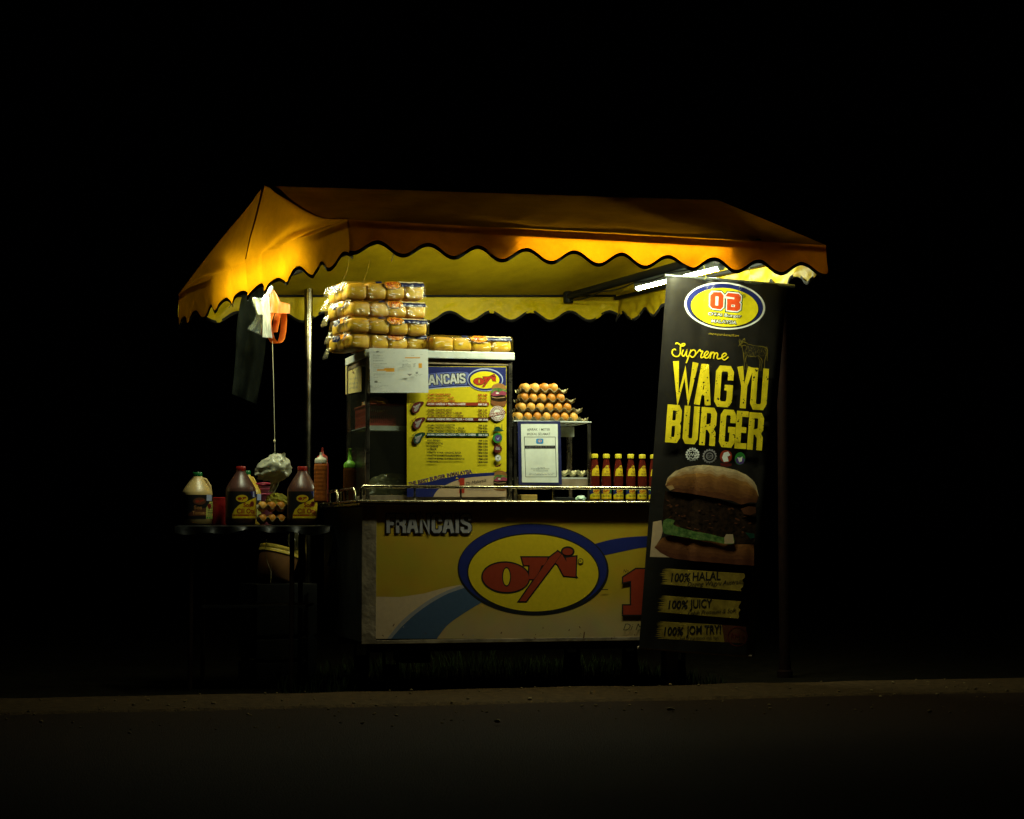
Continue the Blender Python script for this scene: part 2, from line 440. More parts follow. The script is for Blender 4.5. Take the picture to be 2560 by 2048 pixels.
ffr = roof_fn(RL, RR, FR, FL, 0.022, 1.0, 0.05); fbk = roof_fn(RL, RR, BR, BL, 0.06, 2.0)
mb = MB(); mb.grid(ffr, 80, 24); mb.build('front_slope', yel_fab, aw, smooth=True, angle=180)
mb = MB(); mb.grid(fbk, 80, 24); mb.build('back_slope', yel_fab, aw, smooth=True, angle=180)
def side_fn(Rg, F, B, front, back, seed, out):
    """gable triangle: u runs from the back corner to the front corner along the eave, v from the edge of the roof down to the eave"""
    def fn(u, v):
        e = lerp(B, F, u)
        if u < .5: top = back(0 if out < 0 else 1, 1 - u * 2)
        else: top = front(0 if out < 0 else 1, (u - .5) * 2)
        p = lerp(top, e, v)
        k = math.sin(math.pi * u) * v
        nrm = (F - B).cross(V((0, 0, 1))).normalized() * (1 if (F - B).cross(V((0, 0, 1))).dot(V((out, 0, 0))) > 0 else -1)
        a = math.atan2(u - .5, 1.02 - v * .9 + 0.12 * v)
        p = p + nrm * (0.035 * k + 0.013 * math.sin(a * 17 + seed) * min(1, v * 1.4) * min(1, 6 * u * (1 - u)) + 0.006 * wr(V((u * 9, v * 3, seed)), 1.0) * min(1, 6 * v))
        return p
    return fn
fsl = side_fn(RL, FL, BL, ffr, fbk, 0.4, -1); fsr = side_fn(RR, FR, BR, ffr, fbk, 2.0, 1)
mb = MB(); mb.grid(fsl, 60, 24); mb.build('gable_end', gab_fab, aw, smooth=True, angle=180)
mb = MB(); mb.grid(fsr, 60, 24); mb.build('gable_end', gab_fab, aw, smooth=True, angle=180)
# seam tapes on the left gable and along its front rafter
mb = MB(); n0 = V((-0.95, -0.25, 0.15)).normalized() * 0.004
mb.grid(lambda u, v: fsl(0.5 + (u - .5) * .016 + 0.012 * v, v * 1.0) + n0, 2, 24); mb.build('seam_tape', seam_fab, aw, smooth=True)
mb = MB(); mb.grid(lambda u, v: ffr(0.001 + u * 0.016 * (1 - .3 * v), v) + V((-.002, -.001, .004)), 2, 30); mb.build('seam_tape', seam_fab, aw, smooth=True)

def valance(A, B, drop, amp, n, phase, out, seed, name, top=None, push=0.02, wrk=1.0, rag=0.0):
    """hanging strip from A to B; the lower edge is scalloped and bound with black tape"""
    d = (B - A); L = d.length; t = d.normalized(); nr = V((0, 0, 1)).cross(t).normalized()
    if nr.dot(out) < 0: nr = -nr
    def edge(u):
        ph = 2 * math.pi * (u * n + phase) + rag * wr(V((u * 7, seed, 0)), 1.0)
        return drop + amp * (1 + rag * .4 * wr(V((u * 11, seed, 3)), 1.0)) * math.cos(ph)
    def fn(u, v):
        p = top(u) if top else lerp(A, B, u)
        h = edge(u) * v
        q = 0.012 * wr(V((u * L * 5, v * .6, seed)), 1.0) + 0.007 * wr(V((u * L * 13 + v * 2.5, v, seed + 4)), 1.0) + 0.003 * wr(V((u * L * 34 - v * 3, v * 2, seed + 9)), 1.0)
        bulge = 0.0
        return p + nr * (push * v + q * wrk * min(1, v * 1.6)) - V((0, 0, 1)) * h
    nu = max(60, int(L * 110))
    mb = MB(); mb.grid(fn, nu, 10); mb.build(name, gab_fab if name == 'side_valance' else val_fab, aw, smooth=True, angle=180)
    mb = MB()
    w_ = 0.0145
    def bf(u, v): # tape wraps the lower edge
        p = fn(u, 1.0); 
        k = (0.004 if v in (0, 1) else 0.0)
        return p + nr * (0.003 if v < .5 else -0.003) * (1 if v in (0, 1) else 0) + V((0, 0, 1)) * (w_ if v in (0.0, 1.0) else -0.0015)
    mb.grid(lambda u, v: bf(u, v), nu, 2); mb.build('binding_tape', bind_fab, aw, smooth=True, angle=180)
    return fn
fv = valance(FL, FR, 0.118, 0.024, 10.15, -0.06, V((0, -1, 0)), 3.0, 'front_valance', push=0.015, wrk=1.3)
bv = valance(BL, BR, 0.118, 0.024, 10.6, 0.15, V((0, 1, 0)), 5.0, 'back_valance', push=0.0, wrk=1.25)
lv = valance(BL, FL, 0.155, 0.022, 9.6, 0.15, V((-1, 0, 0)), 7.0, 'side_valance', top=lambda u: fsl(u, 1.0), push=-0.01, rag=1.2)
rv = valance(BR, FR, 0.13, 0.024, 9.6, 0.15, V((1, 0, 0)), 9.0, 'side_valance', top=lambda u: fsr(u, 1.0), push=-0.01, wrk=2.2)
# frame of steel tube
ins = V((0, 0, -0.022))
def pipe(a, b, r=0.014, name='frame_tube', m=None):
    mb = MB(); mb.tube([a, b], r, 10); return mb.build(name, m or darkpaint, aw, smooth=True)
fdir = (FR - FL).normalized(); fin = V((-fdir.y, fdir.x, 0))      # into the stall
eF = (FL + fin * .03 + fdir * .03 + ins, FR + fin * .03 - fdir * .03 + ins); eB = (BL - fin * .03 + fdir * .03 + ins, BR - fin * .03 - fdir * .03 + ins)
pipe(*eF, r=0.011); pipe(eB[0] + V((0, 0, .014)), eB[1] + V((0, 0, .014)), r=0.006)
pipe(eF[1], eB[1], 0.010)
pipe(RL + fdir * .03 + ins, RR - fdir * .03 + ins, 0.012)
# cross beam with the visible lamp, left beam with the hidden one
bmA, bmB = U(1421, 741, 10.30), U(1897, 607, 8.49)
pipe(bmA, bmB, 0.019, 'cross_beam')
mb = MB(); mb.lathe([(0.024, -0.03), (0.026, -0.02), (0.026, 0.025), (0.02, 0.03)], bmA + V((0.0, .0, -0.005)), 14); mb.build('beam_bracket', darkpaint, aw, smooth=True)
lb0, lb1 = lerp(FL, FR, .12) + ins + fin * .04, lerp(BL, BR, .10) + ins - fin * .04
pipe(lb0, lb1, 0.012, 'cross_beam')
# poles that carry it: one at the cart's back left corner in view, one behind the banner, two further back
pp = PX(768, 1252, 0.02)
def pole(x, y, z1, r=0.0215, m=None):
    mb = MB(); mb.tube([(x, y, -0.05), (x, y, z1)], r, 20)
    o = mb.build('pole', m or pole_steel, aw, smooth=True)
    mb = MB(); mb.lathe([(r + .012, -0.05), (r + .012, -0.02), (r + .004, -0.012), (r + .004, 0.03)], (x, y, 0.0), 18); mb.build('pole_foot', m or darkpaint, aw, smooth=True)
    return o
pole(pp.x, pp.y, 2.04)
p2 = PY(1958, 1200, 0.85); pole(p2.x, p2.y, 1.93, .026, mat('rusty_pole', (0.004, 0.0012, 0.0006), .8, 0, .5, 20, spec=.05))

# ------------------------------------------------------------------ tube lamps (housing over a half round diffuser)
def tube_lamp(a, b, face, label, e, r=0.013, group='tube lamps under the awning'):
    t = (b - a).normalized(); face = (face - t * face.dot(t)).normalized(); sd = t.cross(face)
    rt = root('tube_lamp', a, label, 'lamp', group)
    def half(c, sg, rr, n=9):
        return [c + sd * rr * math.cos(math.pi * k / (n - 1)) + face * sg * rr * math.sin(math.pi * k / (n - 1)) for k in range(n)]
    mb = MB(); n = 9; A = half(a, 1, r); B = half(b, 1, r)
    mb.add(A + B, [(k, k + 1, n + k + 1, n + k) for k in range(n - 1)] + [tuple(range(n))[::-1], tuple(range(n, 2 * n))])
    mb.build('diffuser', e, rt, smooth=True)
    mb = MB(); w0, w1 = 0.016, 0.012
    vs = []
    for c in (a - t * .018, b + t * .018):
        vs += [c + sd * w0 - face * .001, c + sd * w0 - face * .012, c + sd * w1 - face * .034, c - sd * w1 - face * .034, c - sd * w0 - face * .012, c - sd * w0 - face * .001]
    fs = [(k, (k + 1) % 6, 6 + (k + 1) % 6, 6 + k) for k in range(6)] + [tuple(range(5, -1, -1)), tuple(range(6, 12))]
    mb.add(vs, fs)
    for c, q in ((a, -1), (b, 1)):
        mb.tube([c + t * q * .001, c + t * q * .018], r * 1.25, 12)
    mb.build('housing', mat('lamp_housing', (0.10, 0.12, 0.12), 0.45, 0.2, 0.2), rt, smooth=True)
    return rt
LC = (0.92, 1.0, 0.66)
eA = emit_mat('tube_light_right', LC, LAMP_RIGHT); eB_ = emit_mat('tube_light_front', LC, LAMP_FRONT); eC = emit_mat('tube_light_left', LC, LAMP_LEFT)
tube_lamp(U(1596, 719, 9.60), U(1800, 668, 8.83), V((-.04, .06, -1)), 'lit white tube lamp seen slung under the dark cross beam beside the banner top', eA)
frontlamp = tube_lamp(lerp(FL, FR, .345) + fin * .105 + V((0, 0, -.026)), lerp(FL, FR, .775) + fin * .105 + V((0, 0, -.026)), V((0, .05, -1)), 'long lit tube lamp tucked behind the glowing part of the front valance', eB_)
for t_, nm in ((.338, 0), (.782, 1)):  # unseen plates added at both lamp ends to cut the valance glow off
    b_ = lerp(FL, FR, t_); mb = MB(); mb.box(b_ + fin * .082 + V((0, 0, -.048)), (.003, .125, .075), math.atan2(fdir.y, fdir.x)); mb.build('light_stop', darkpaint, frontlamp)
cbl = MB(); cbl.tube([lerp(bmA, bmB, t) + V((0, -.01, -.022 - .012 * abs(math.sin(t * 16)))) for t in [k / 40 for k in range(41)]], .0035, 6); cbl.build('power_cable', black_pl, aw, smooth=True)
lf = (FL - BL).normalized(); li = V((lf.y, -lf.x, 0)); li = li if li.x > 0 else -li
tube_lamp(lerp(FL, BL, .22) + li * .085 + V((0, 0, -.055)), lerp(FL, BL, .66) + li * .085 + V((0, 0, -.05)), V((-.5, 0, -.86)), 'lit tube lamp behind the glowing left gable of the awning', eC)

# ------------------------------------------------------------------ the cart
ZC = PY(1200, 1252, -0.03).z      # counter height
XW, DW = 1.60, 0.98
cart = root('food_cart', (XW / 2, DW / 2, -0.05), 'steel burger cart with a yellow printed front panel and a tube rail round its counter', 'cart')
ZB = PY(1250, 1606, 0).z; X0 = PY(905, 1430, 0).x
mb = MB(); mb.box2((X0 + .006, 0.008, ZB + .004), (X0 + XW, DW, ZC - .024)); mb.build('body', darkpaint, cart, bevel=0.004)
q_ = PY(940, 1597, 0)
mb = MB(); mb.box2((X0, 0, ZB), (q_.x, .007, ZC - .022)); mb.build('corner_trim', steel_dull, cart, bevel=0.001)
mb = MB(); mb.box2((q_.x + .0005, 0.0005, ZB), (X0 + XW, .007, PY(1250, 1597, 0).z)); mb.build('bottom_trim', steel_dull, cart, bevel=0.001)
mb = MB(); mb.box2((X0 - .012, -0.014, ZC - .022), (X0 + XW + .02, DW + .01, ZC - 0.002)); mb.build('counter', steel, cart, bevel=0.004)
mb = MB(); mb.tube([(X0 - .022, -.015, ZC - .005), (X0 + XW + .022, -.015, ZC - .005)], 0.0065, 12); mb.tube([(X0 - .022, -.015, ZC - .005), (X0 - .022, DW, ZC - .005)], 0.0065, 12); mb.build('counter_edge', chrome, cart, smooth=True)
ZR = PY(1200, 1218, -0.02).z
mb = MB(); mb.tube([(X0 - .006, -.004, ZC), (X0 - .006, -.004, ZR - .012), (X0 + .004, -.004, ZR), (X0 + XW, -.004, ZR), (X0 + XW + .01, -.004, ZR - .012), (X0 + XW + .01, -.004, ZC)], 0.0068, 12); mb.build('guard_rail', chrome, cart, smooth=True)
for px in (1037, 1152, 1268, 1383, 1502, 1618, 1735):
    x = PY(px, 1235, -.004).x; mb = MB(); mb.tube([(x, -.004, ZC - .004), (x, -.004, ZR)], 0.0042, 8); mb.lathe([(.009, 0), (.008, .004), (.005, .006)], (x, -.004, ZC), 12); mb.build('rail_post', chrome, cart, smooth=True)
def side_rail(y0, y1):
    z = ZR - .006; x = X0 - .012
    mb = MB(); mb.tube([(x, y0, ZC), (x, y0 + .01, z - .015), (x, y0 + .025, z), (x, y1 - .02, z), (x, y1 - .006, z - .012), (x, y1, ZC)], 0.0062, 10); mb.tube([(x, (y0 + y1) / 2, ZC), (x, (y0 + y1) / 2, z)], .004, 8); mb.build('side_rail', chrome, cart, smooth=True)
side_rail(0.10, 0.46); side_rail(0.52, 0.92)
mb = MB(); mb.box2((X0 + .05, .12, ZB - .04), (X0 + XW - .05, .16, ZB + .003)); mb.box2((X0 + .05, .80, ZB - .04), (X0 + XW - .05, .84, ZB + .003))
mb.box2((X0 + .24, .3, ZB - .10), (X0 + .36, .52, ZB + .002)); mb.build('chassis', darkpaint, cart)
def wheel(x, y, r=0.07):
    mb = MB(); mb.tube([(x - .018, y, r - .05), (x + .018, y, r - .05)], r, 28); o = mb.build('wheel', rubber, cart, smooth=True, bevel=0)
    mb = MB(); mb.tube([(x - .021, y, r - .05), (x + .021, y, r - .05)], r * .62, 24); mb.tube([(x - .026, y, r - .05), (x + .026, y, r - .05)], r * .2, 14); mb.build('rim', steel, o, smooth=True)
    mb = MB(); mb.box2((x - .032, y - .02, r - .06), (x - .026, y + .02, ZB)); mb.box2((x + .026, y - .02, r - .06), (x + .032, y + .02, ZB)); mb.build('fork', darkpaint, o)
for x in (X0 + .155, X0 + XW - .16):
    for y in (.16, .82): wheel(x, y)
wheel(X0 + 1.0, .3, .085)
# stay leg of pale block under the right end
mb = MB(); x = PY(1690, 1690, .12).x; mb.box2((x - .055, .09, -.05), (x + .0, .16, ZB)); mb.build('prop_block', mat('pale_block', (.12, .11, .09), .9, 0, .4, 20, .4), cart, bevel=.003)
# ------------------------------------------------------------------ printing inks
def ink(n, c, r=0.5, var=0.06, ns=60): return mat('ink_' + n, c, r, 0, var, ns, spec=.2)
I_yel = ink('yellow', (0.58, 0.41, 0.009)); I_blk = ink('black', (0.010, 0.010, 0.010)); I_red = ink('red', (0.42, 0.035, 0.012))
I_navy = ink('navy', (0.012, 0.018, 0.13)); I_blue = ink('blue', (0.05, 0.085, 0.15)); I_wht = ink('white', (0.78, 0.78, 0.72)); I_gry = ink('grey', (0.27, 0.25, 0.25))
I_crm = ink('cream', (0.54, 0.38, 0.22)); I_mar = ink('maroon', (0.10, 0.012, 0.010)); I_grn = ink('green', (0.03, 0.20, 0.03)); I_dgn = ink('dark_green', (0.008, 0.05, 0.03))
I_pale = ink('pale_blue', (0.35, 0.40, 0.62)); I_org = ink('orange', (0.85, 0.30, 0.02)); I_brn = ink('brown', (0.09, 0.03, 0.012)); I_pur = ink('purple', (0.08, 0.05, 0.20))
I_dred = ink('brick_red', (0.26, 0.03, 0.010)); I_tan = mat('ink_tan', (0.26, 0.10, 0.02), 0.5, 0, 0, 12, col2=(0.42, 0.20, 0.045)); I_bun = mat('ink_bun', (0.14, 0.042, 0.007), 0.5, 0, 0, 14, col2=(0.26, 0.09, 0.015))
I_pat = mat('ink_patty', (0.006, 0.0035, 0.002), 0.6, 0, 0, 60, spec=.1, col2=(0.032, 0.015, 0.006)); I_let = mat('ink_lettuce', (0.015, 0.07, 0.012), 0.6, 0, 0, 40, spec=.1, col2=(0.17, 0.26, 0.07)); I_pnk = ink('pink', (0.30, 0.05, 0.09))
I_seed = mat('ink_toasted', (0.34, 0.17, 0.05), 0.5, 0, 0, 30, col2=(0.56, 0.42, 0.22))

def grad_mat(name, c0, c1, z0, z1):   # print that runs from one colour to another, bottom to top
    m = bpy.data.materials.new(name); m.use_nodes = True; nt = m.node_tree; b = nt.nodes['Principled BSDF']; b.inputs['Roughness'].default_value = .5
    g = nt.nodes.new('ShaderNodeNewGeometry'); sx = nt.nodes.new('ShaderNodeSeparateXYZ'); mr = nt.nodes.new('ShaderNodeMapRange'); mr.interpolation_type = 'SMOOTHSTEP'
    n = nt.nodes.new('ShaderNodeTexNoise'); n.inputs['Scale'].default_value = 9; n.inputs['Detail'].default_value = 7
    mx = nt.nodes.new('ShaderNodeMix'); mx.data_type = 'RGBA'; mx.inputs['A'].default_value = (*c0, 1); mx.inputs['B'].default_value = (*c1, 1)
    dm = nt.nodes.new('ShaderNodeMix'); dm.data_type = 'RGBA'; dm.blend_type = 'MULTIPLY'; dm.inputs['Factor'].default_value = .35
    tc = nt.nodes.new('ShaderNodeTexCoord')
    mr.inputs['From Min'].default_value = z0; mr.inputs['From Max'].default_value = z1
    L = nt.links.new; L(g.outputs['Position'], sx.inputs[0]); L(sx.outputs['Z'], mr.inputs['Value']); L(mr.outputs['Result'], mx.inputs['Factor'])
    L(tc.outputs['Object'], n.inputs['Vector']); L(mx.outputs['Result'], dm.inputs['A']); L(n.outputs['Color'], dm.inputs['B']); L(dm.outputs['Result'], b.inputs['Base Color']); return m

def logo(c, ox, oy, k, ol=5, red=None, blk=None, hole=None, rot=0.0):
    """the red O-T-A-i lettering; centre of the lettering at ox, oy; k = canvas units per drawn unit"""
    red, blk, hole = red or I_dred, blk or I_blk, hole or I_yel
    cr, sr = math.cos(rot), math.sin(rot)
    def T(p):
        x, y = (p[0] - 1250) * k, (p[1] - 560) * k; return (ox + x * cr - y * sr, oy + x * sr + y * cr)
    Tp = [(1198, 442), (1372, 442), (1358, 494), (1332, 494), (1292, 588), (1246, 588), (1250, 494), (1212, 494)]
    Al = [(1440, 402), (1464, 420), (1226, 736), (1182, 736), (1384, 444)]
    Ar = [(1440, 402), (1404, 462), (1442, 492), (1482, 566), (1562, 572), (1468, 420)]
    Ai = [(1496, 444), (1564, 436), (1560, 570), (1504, 500)]
    ps = [[T(p) for p in q] for q in (Tp, Ar, Ai, Al)]
    for q in ps: c.line(q, ol * 2 * k * 1.6, blk, closed=True)
    ex, ey = T((1507, 402)); c.ellipse(ex, ey, (37 + ol * 1.6) * k, (26 + ol * 1.6) * k, blk, rot)
    ex0, ey0 = T((1090, 576)); c.ellipse(ex0, ey0, (156 + ol * 1.6) * k, (99 + ol * 1.6) * k, blk, rot + .05)
    c.ellipse(ex0, ey0, 156 * k, 98 * k, red, rot + .05)
    hx, hy = T((1095, 572)); c.ellipse(hx, hy, 30 * k, 66 * k, blk, rot); c.ellipse(hx, hy, 23 * k, 57 * k, hole, rot)
    for q in ps[:3]: c.poly(q, red)
    c.line(ps[3], ol * k, blk, closed=True); c.poly(ps[3], red)
    c.ellipse(ex, ey, 35 * k, 24 * k, red, rot)

def word(c, s, boxes, h, t, fill, line, ol, rot=0.0):
    for ch, x, y, wd in boxes: c.glyph(ch, x, y, wd, h, t, line, rot, ol)
    for ch, x, y, wd in boxes: c.glyph(ch, x, y, wd, h, t, fill, rot, 0)

# ------------------------------------------------------------------ the cart's printed front panel
c = Canvas(lambda x, y, h: PY(x, y, 0.0030 - h), step=0.00008)
zt, zl = PY(1200, 1470, 0).z, PY(1200, 1590, 0).z
I_pan = grad_mat('ink_panel_fade', (0.48, 0.34, 0.14), (0.49, 0.32, 0.009), zl, zt)
c.rect(940, 1262, 1870, 1597, I_pan)
c.poly([(940, 1492), (1000, 1493), (1060, 1484), (1110, 1470), (1150, 1462), (1160, 1480), (1100, 1500), (1040, 1530), (985, 1597), (940, 1597)], I_crm)
c.poly(smooth_path([(968, 1597), (1005, 1552), (1060, 1508), (1110, 1480), (1158, 1462)], 5) + [(1165, 1470), (1160, 1490)] + smooth_path([(1110, 1492), (1060, 1520), (1010, 1560), (985, 1597)], 5), I_gry)
c.poly(smooth_path([(978, 1597), (1015, 1556), (1062, 1518), (1112, 1488), (1160, 1470)], 5) + smooth_path([(1212, 1502), (1165, 1530), (1120, 1562), (1092, 1597)], 5), I_blue)
c.poly(smooth_path([(1480, 1362), (1540, 1347), (1620, 1340), (1760, 1338), (1870, 1342)], 4) + smooth_path([(1870, 1368), (1760, 1362), (1620, 1368), (1560, 1378), (1505, 1390)], 4), I_navy)
c.ellipse(1333, 1424, 189, 115, I_blk, .02, 72); c.ellipse(1332, 1421, 185, 110, I_navy, .02, 72); c.ellipse(1333.5, 1434, 166, 101, I_blk, .02, 72); c.ellipse(1333.5, 1432.5, 162.5, 96, I_yel, .02, 72)
c.tf = lambda x, y: (860 + x / 2.695, 1230 + y / 2.695)
logo(c, 1250, 560, 1.0, 6)
c.ellipse(1594, 467, 19, 20, I_blk); c.ellipse(1594, 467, 14, 15, I_yel); c.text('R', 1587, 475, 14, 17, I_blk)
word(c, 'FRANCAIS', [('F', 314, 213, 56), ('R', 384, 213, 68), ('A', 462, 213, 76), ('N', 545, 213, 72), ('C', 625, 213, 70), ('A', 703, 213, 76), ('I', 763, 213, 28), ('S', 822, 213, 74)], 128, 23, I_gry, I_blk, 6)
c.tf = lambda x, y: (x, y)
one = [(1558, 1444), (1590, 1423), (1624, 1423), (1624, 1516), (1644, 1516), (1644, 1537), (1558, 1537), (1558, 1514), (1578, 1514), (1578, 1452), (1558, 1456)]
c.line(one, 7, I_blk, closed=True); c.poly(one, I_dred)
c.text('No.', 1558, 1432, 15, 9, I_blk, -.05, 0, .35); c.text('Di Malaysia', 1558, 1576, 112, 18, I_blk, 0, -.012, .35)
c.line([(1504, 1474), (1520, 1474.5)], 2.2, I_blk); c.line([(1461, 1580), (1459, 1596)], 2.5, I_brn); c.line([(986, 1560), (982, 1566)], 2, I_brn)
for i in range(26):   # scuffs and grease specks along the lower edge
    x, y = R(945, 1600), 1597 - abs(random.gauss(0, 22)); c.ellipse(x, y, R(.8, 3.5), R(.6, 1.6), I_brn if i % 3 else I_gry, R(0, 3), 8)
c.build('printed_front_panel', cart)

# ------------------------------------------------------------------ hanging vinyl banner
BY = -0.055; TL = (1667.0, 690.0); BA = math.radians(4.3)
vinyl = mat('black_vinyl', (0.012, 0.0105, 0.0085), 0.38, 0, 0.25, 8, 0.06, 30, 0.35)
BW, BH = 303.0, 932.0
def ban(px, py, h):
    dx, dy = px - TL[0], py - TL[1]
    u = dx * math.cos(BA) + dy * math.sin(BA); v = -dx * math.sin(BA) + dy * math.cos(BA)
    t = max(0, min(1, v / BH)); u0 = 288 - 24 * t ** .7; Rr = 26.0; yo = 0.0; ue = u; nn = V((0, -1, 0))
    if u > u0:
        a = (u - u0) / Rr; ue = u0 + Rr * math.sin(a); yo = Rr * (1 - math.cos(a)) / 585; nn = V((math.sin(a), -math.cos(a), 0))
    wv = 0.0045 * noise.noise(V((u / 70, v / 420, 1.0))) + 0.0030 * math.exp(-v / 70) * math.sin(u / 11.0 + noise.noise(V((u / 60, 0, 0))) * 3) + 0.003 * math.exp(-((u - 95) / 14) ** 2) - 0.003 * math.exp(-((u - 236) / 16) ** 2) + 0.004 * math.sin(v / 190)
    wv += 0.012 * math.sin(math.pi * t) * (u / 300 - .5) ** 2
    X = TL[0] + ue * math.cos(BA) - v * math.sin(BA); Y = TL[1] + ue * math.sin(BA) + v * math.cos(BA)
    return PY(X, Y, BY + yo + wv) + nn * h
br = root('vinyl_banner', PY(1735, 1625, BY), 'tall black vinyl burger banner with yellow block lettering hanging in front of the cart', 'banner')
def uvp(u, v): return (TL[0] + u * math.cos(BA) - v * math.sin(BA), TL[1] + u * math.sin(BA) + v * math.cos(BA))
c = Canvas(ban, lim=7.0, step=0.00007, h0=0.0006)
c.mb.grid(lambda a, b: ban(*uvp(a * BW, b * BH), 0.0), 90, 150, c.mi(vinyl))
Bt = lambda x, y: (1580 + x / 3.3175, 660 + y / 3.3175)
Ct = lambda x, y: (1660 + x / 7.187, 680 + y / 7.187)
Dt = lambda x, y: (1540 + x / 3.0795, 1120 + y / 3.0795)
rb = math.radians(4.3)
c.tf = Ct
c.ellipse(1092, 611, 727, 424, I_wht, rb, 80); c.ellipse(1092, 611, 690, 396, I_blk, rb, 80); c.ellipse(1090, 600, 688, 384, I_navy, rb, 80); c.ellipse(1087, 648, 618, 352, I_blk, rb, 72); c.ellipse(1087, 636, 604, 347, ink('lemon', (0.75, 0.62, 0.01)), rb, 72)
lemon = M['ink_lemon']
O_ = [(868, 360), (1022, 366), (1070, 420), (1062, 630), (1014, 674), (868, 656), (824, 610), (828, 410)]
B_ = [(1150, 374), (1336, 394), (1380, 440), (1374, 520), (1348, 546), (1374, 576), (1366, 672), (1312, 706), (1128, 690), (1132, 480), (1098, 440)]
for q in (O_, B_): c.line(q, 72, I_dgn, closed=True)
for q in (O_, B_): c.line(q, 40, I_wht, closed=True)
red2 = ink('scarlet', (0.60, 0.06, 0.012))
for q in (O_, B_): c.poly(q, red2)
c.poly([(926, 440), (978, 444), (970, 606), (918, 600)], I_wht); c.poly([(1100, 440), (1160, 446), (1262, 462), (1258, 492), (1160, 482), (1132, 480)], I_wht); c.poly([(1212, 588), (1274, 594), (1268, 632), (1206, 626)], I_wht)
c.poly([(1222, 600), (1258, 604), (1254, 620), (1218, 616)], I_blk)
c.ellipse(1432, 434, 26, 27, I_blk); c.ellipse(1432, 434, 19, 20, lemon); c.text('R', 1423, 446, 20, 24, I_blk)
for o_, m_ in ((.12, I_blk), (.008, I_wht)):
    c.text('OTAi Burger', 790 - (14 if m_ == I_blk else 0), 778, 598 + (28 if m_ == I_blk else 0), 58, m_, rb, o_)
    c.text('MALAYSIA', 848 - (12 if m_ == I_blk else 0), 906, 452 + (24 if m_ == I_blk else 0), 60, m_, rb, o_)
c.text('memperkenalkan', 795, 1128, 545, 50, ink('mustard', (0.45, 0.33, 0.02)), rb, -.012, .4)
ylw = ink('banner_yellow', (0.76, 0.58, 0.015), .45, .12, 25)
for st in ([(205, 1302), (222, 1276), (268, 1298), (312, 1330), (352, 1326), (374, 1302), (352, 1290), (314, 1306), (292, 1350), (292, 1420), (284, 1472), (250, 1516), (190, 1516), (145, 1470), (150, 1412), (185, 1390), (212, 1406)],
           [(345, 1398), (320, 1470), (338, 1512), (372, 1490), (408, 1408), (396, 1480), (414, 1522), (446, 1498), (478, 1412), (440, 1520), (394, 1640)],
           [(462, 1448), (520, 1404), (562, 1430), (552, 1500), (502, 1534), (466, 1500)],
           [(552, 1500), (602, 1440), (640, 1398), (652, 1424), (692, 1430), (664, 1490), (664, 1540), (700, 1530), (752, 1500), (792, 1450), (762, 1430), (722, 1480), (734, 1540), (790, 1536), (842, 1452), (824, 1558)],
           [(828, 1506), (872, 1446), (902, 1470), (884, 1562)], [(888, 1514), (932, 1456), (962, 1480), (952, 1548), (986, 1560), (1060, 1530), (1112, 1490), (1092, 1460), (1046, 1490), (1040, 1550), (1082, 1582), (1130, 1550), (1152, 1524)]):
    c.line(st, 23, ylw, sm=6)
cowm = ink('sketch', (0.16, 0.12, 0.015))
for st in ([(1490, 1296), (1560, 1312), (1650, 1332), (1740, 1338), (1810, 1356), (1852, 1396), (1858, 1480), (1848, 1560), (1852, 1600)], [(1400, 1330), (1410, 1400), (1424, 1470), (1430, 1540), (1440, 1660), (1450, 1760)], [(1470, 1640), (1462, 1560), (1500, 1480)], [(1480, 1660), (1490, 1720), (1484, 1780)],
           [(1640, 1520), (1690, 1510), (1740, 1560), (1760, 1610), (1750, 1680), (1756, 1780)], [(1690, 1540), (1720, 1600), (1716, 1700), (1724, 1780)], [(1800, 1380), (1840, 1450), (1820, 1540), (1800, 1620), (1806, 1760)], [(1500, 1500), (1560, 1520), (1640, 1524)],
           [(1330, 1340), (1360, 1290), (1340, 1240)], [(1360, 1290), (1420, 1260), (1480, 1280), (1500, 1300)], [(1350, 1210), (1400, 1250), (1420, 1200)], [(1340, 1230), (1400, 1280), (1330, 1330)], [(1380, 1360), (1420, 1320), (1470, 1330)], [(1410, 1240), (1440, 1200), (1450, 1250)], [(1360, 1300), (1390, 1340)]):
    c.line(st, [7, 13, 9, 5], cowm, sm=4)
for i in range(150):   # hatching of the cow's coat
    x, y = R(1430, 1850), R(1330, 1520); c.line([(x, y), (x + R(-9, 9), y + R(12, 34))], R(2, 4), cowm)
c.tf = Bt
WG = [('W', 425, 985, 206, 342), ('A', 585, 1002, 134, 340), ('G', 753, 1018, 148, 342), ('Y', 920, 1027, 128, 345), ('U', 1046, 1040, 136, 345)]
BG = [('B', 336, 1327, 122, 314), ('U', 480, 1338, 126, 314), ('R', 622, 1350, 130, 316), ('G', 783, 1367, 130, 314), ('E', 898, 1378, 98, 312), ('R', 1015, 1390, 124, 310)]
for ch, x, y, wd, hh in WG + BG: c.glyph(ch, x, y, wd, hh, 49 if ch in 'WAY' else 47, ylw, rb * .95)
for i in range(520):   # the distressed specks of the printed letters
    if i % 2: x, y = R(320, 1110), 0; y = R(830, 1170) + (x - 320) * .075
    else: x = R(280, 1070); y = R(1180, 1480) + (x - 280) * .075
    if noise.noise(V((x / 60, y / 90, 2))) < -.08 and R(0, 1) < .8: continue
    s_ = abs(random.gauss(0, 3.2)) + .8; c.ellipse(x, y, s_ * R(.5, 1.2), s_ * R(.6, 1.6), vinyl, R(0, 3), 6)
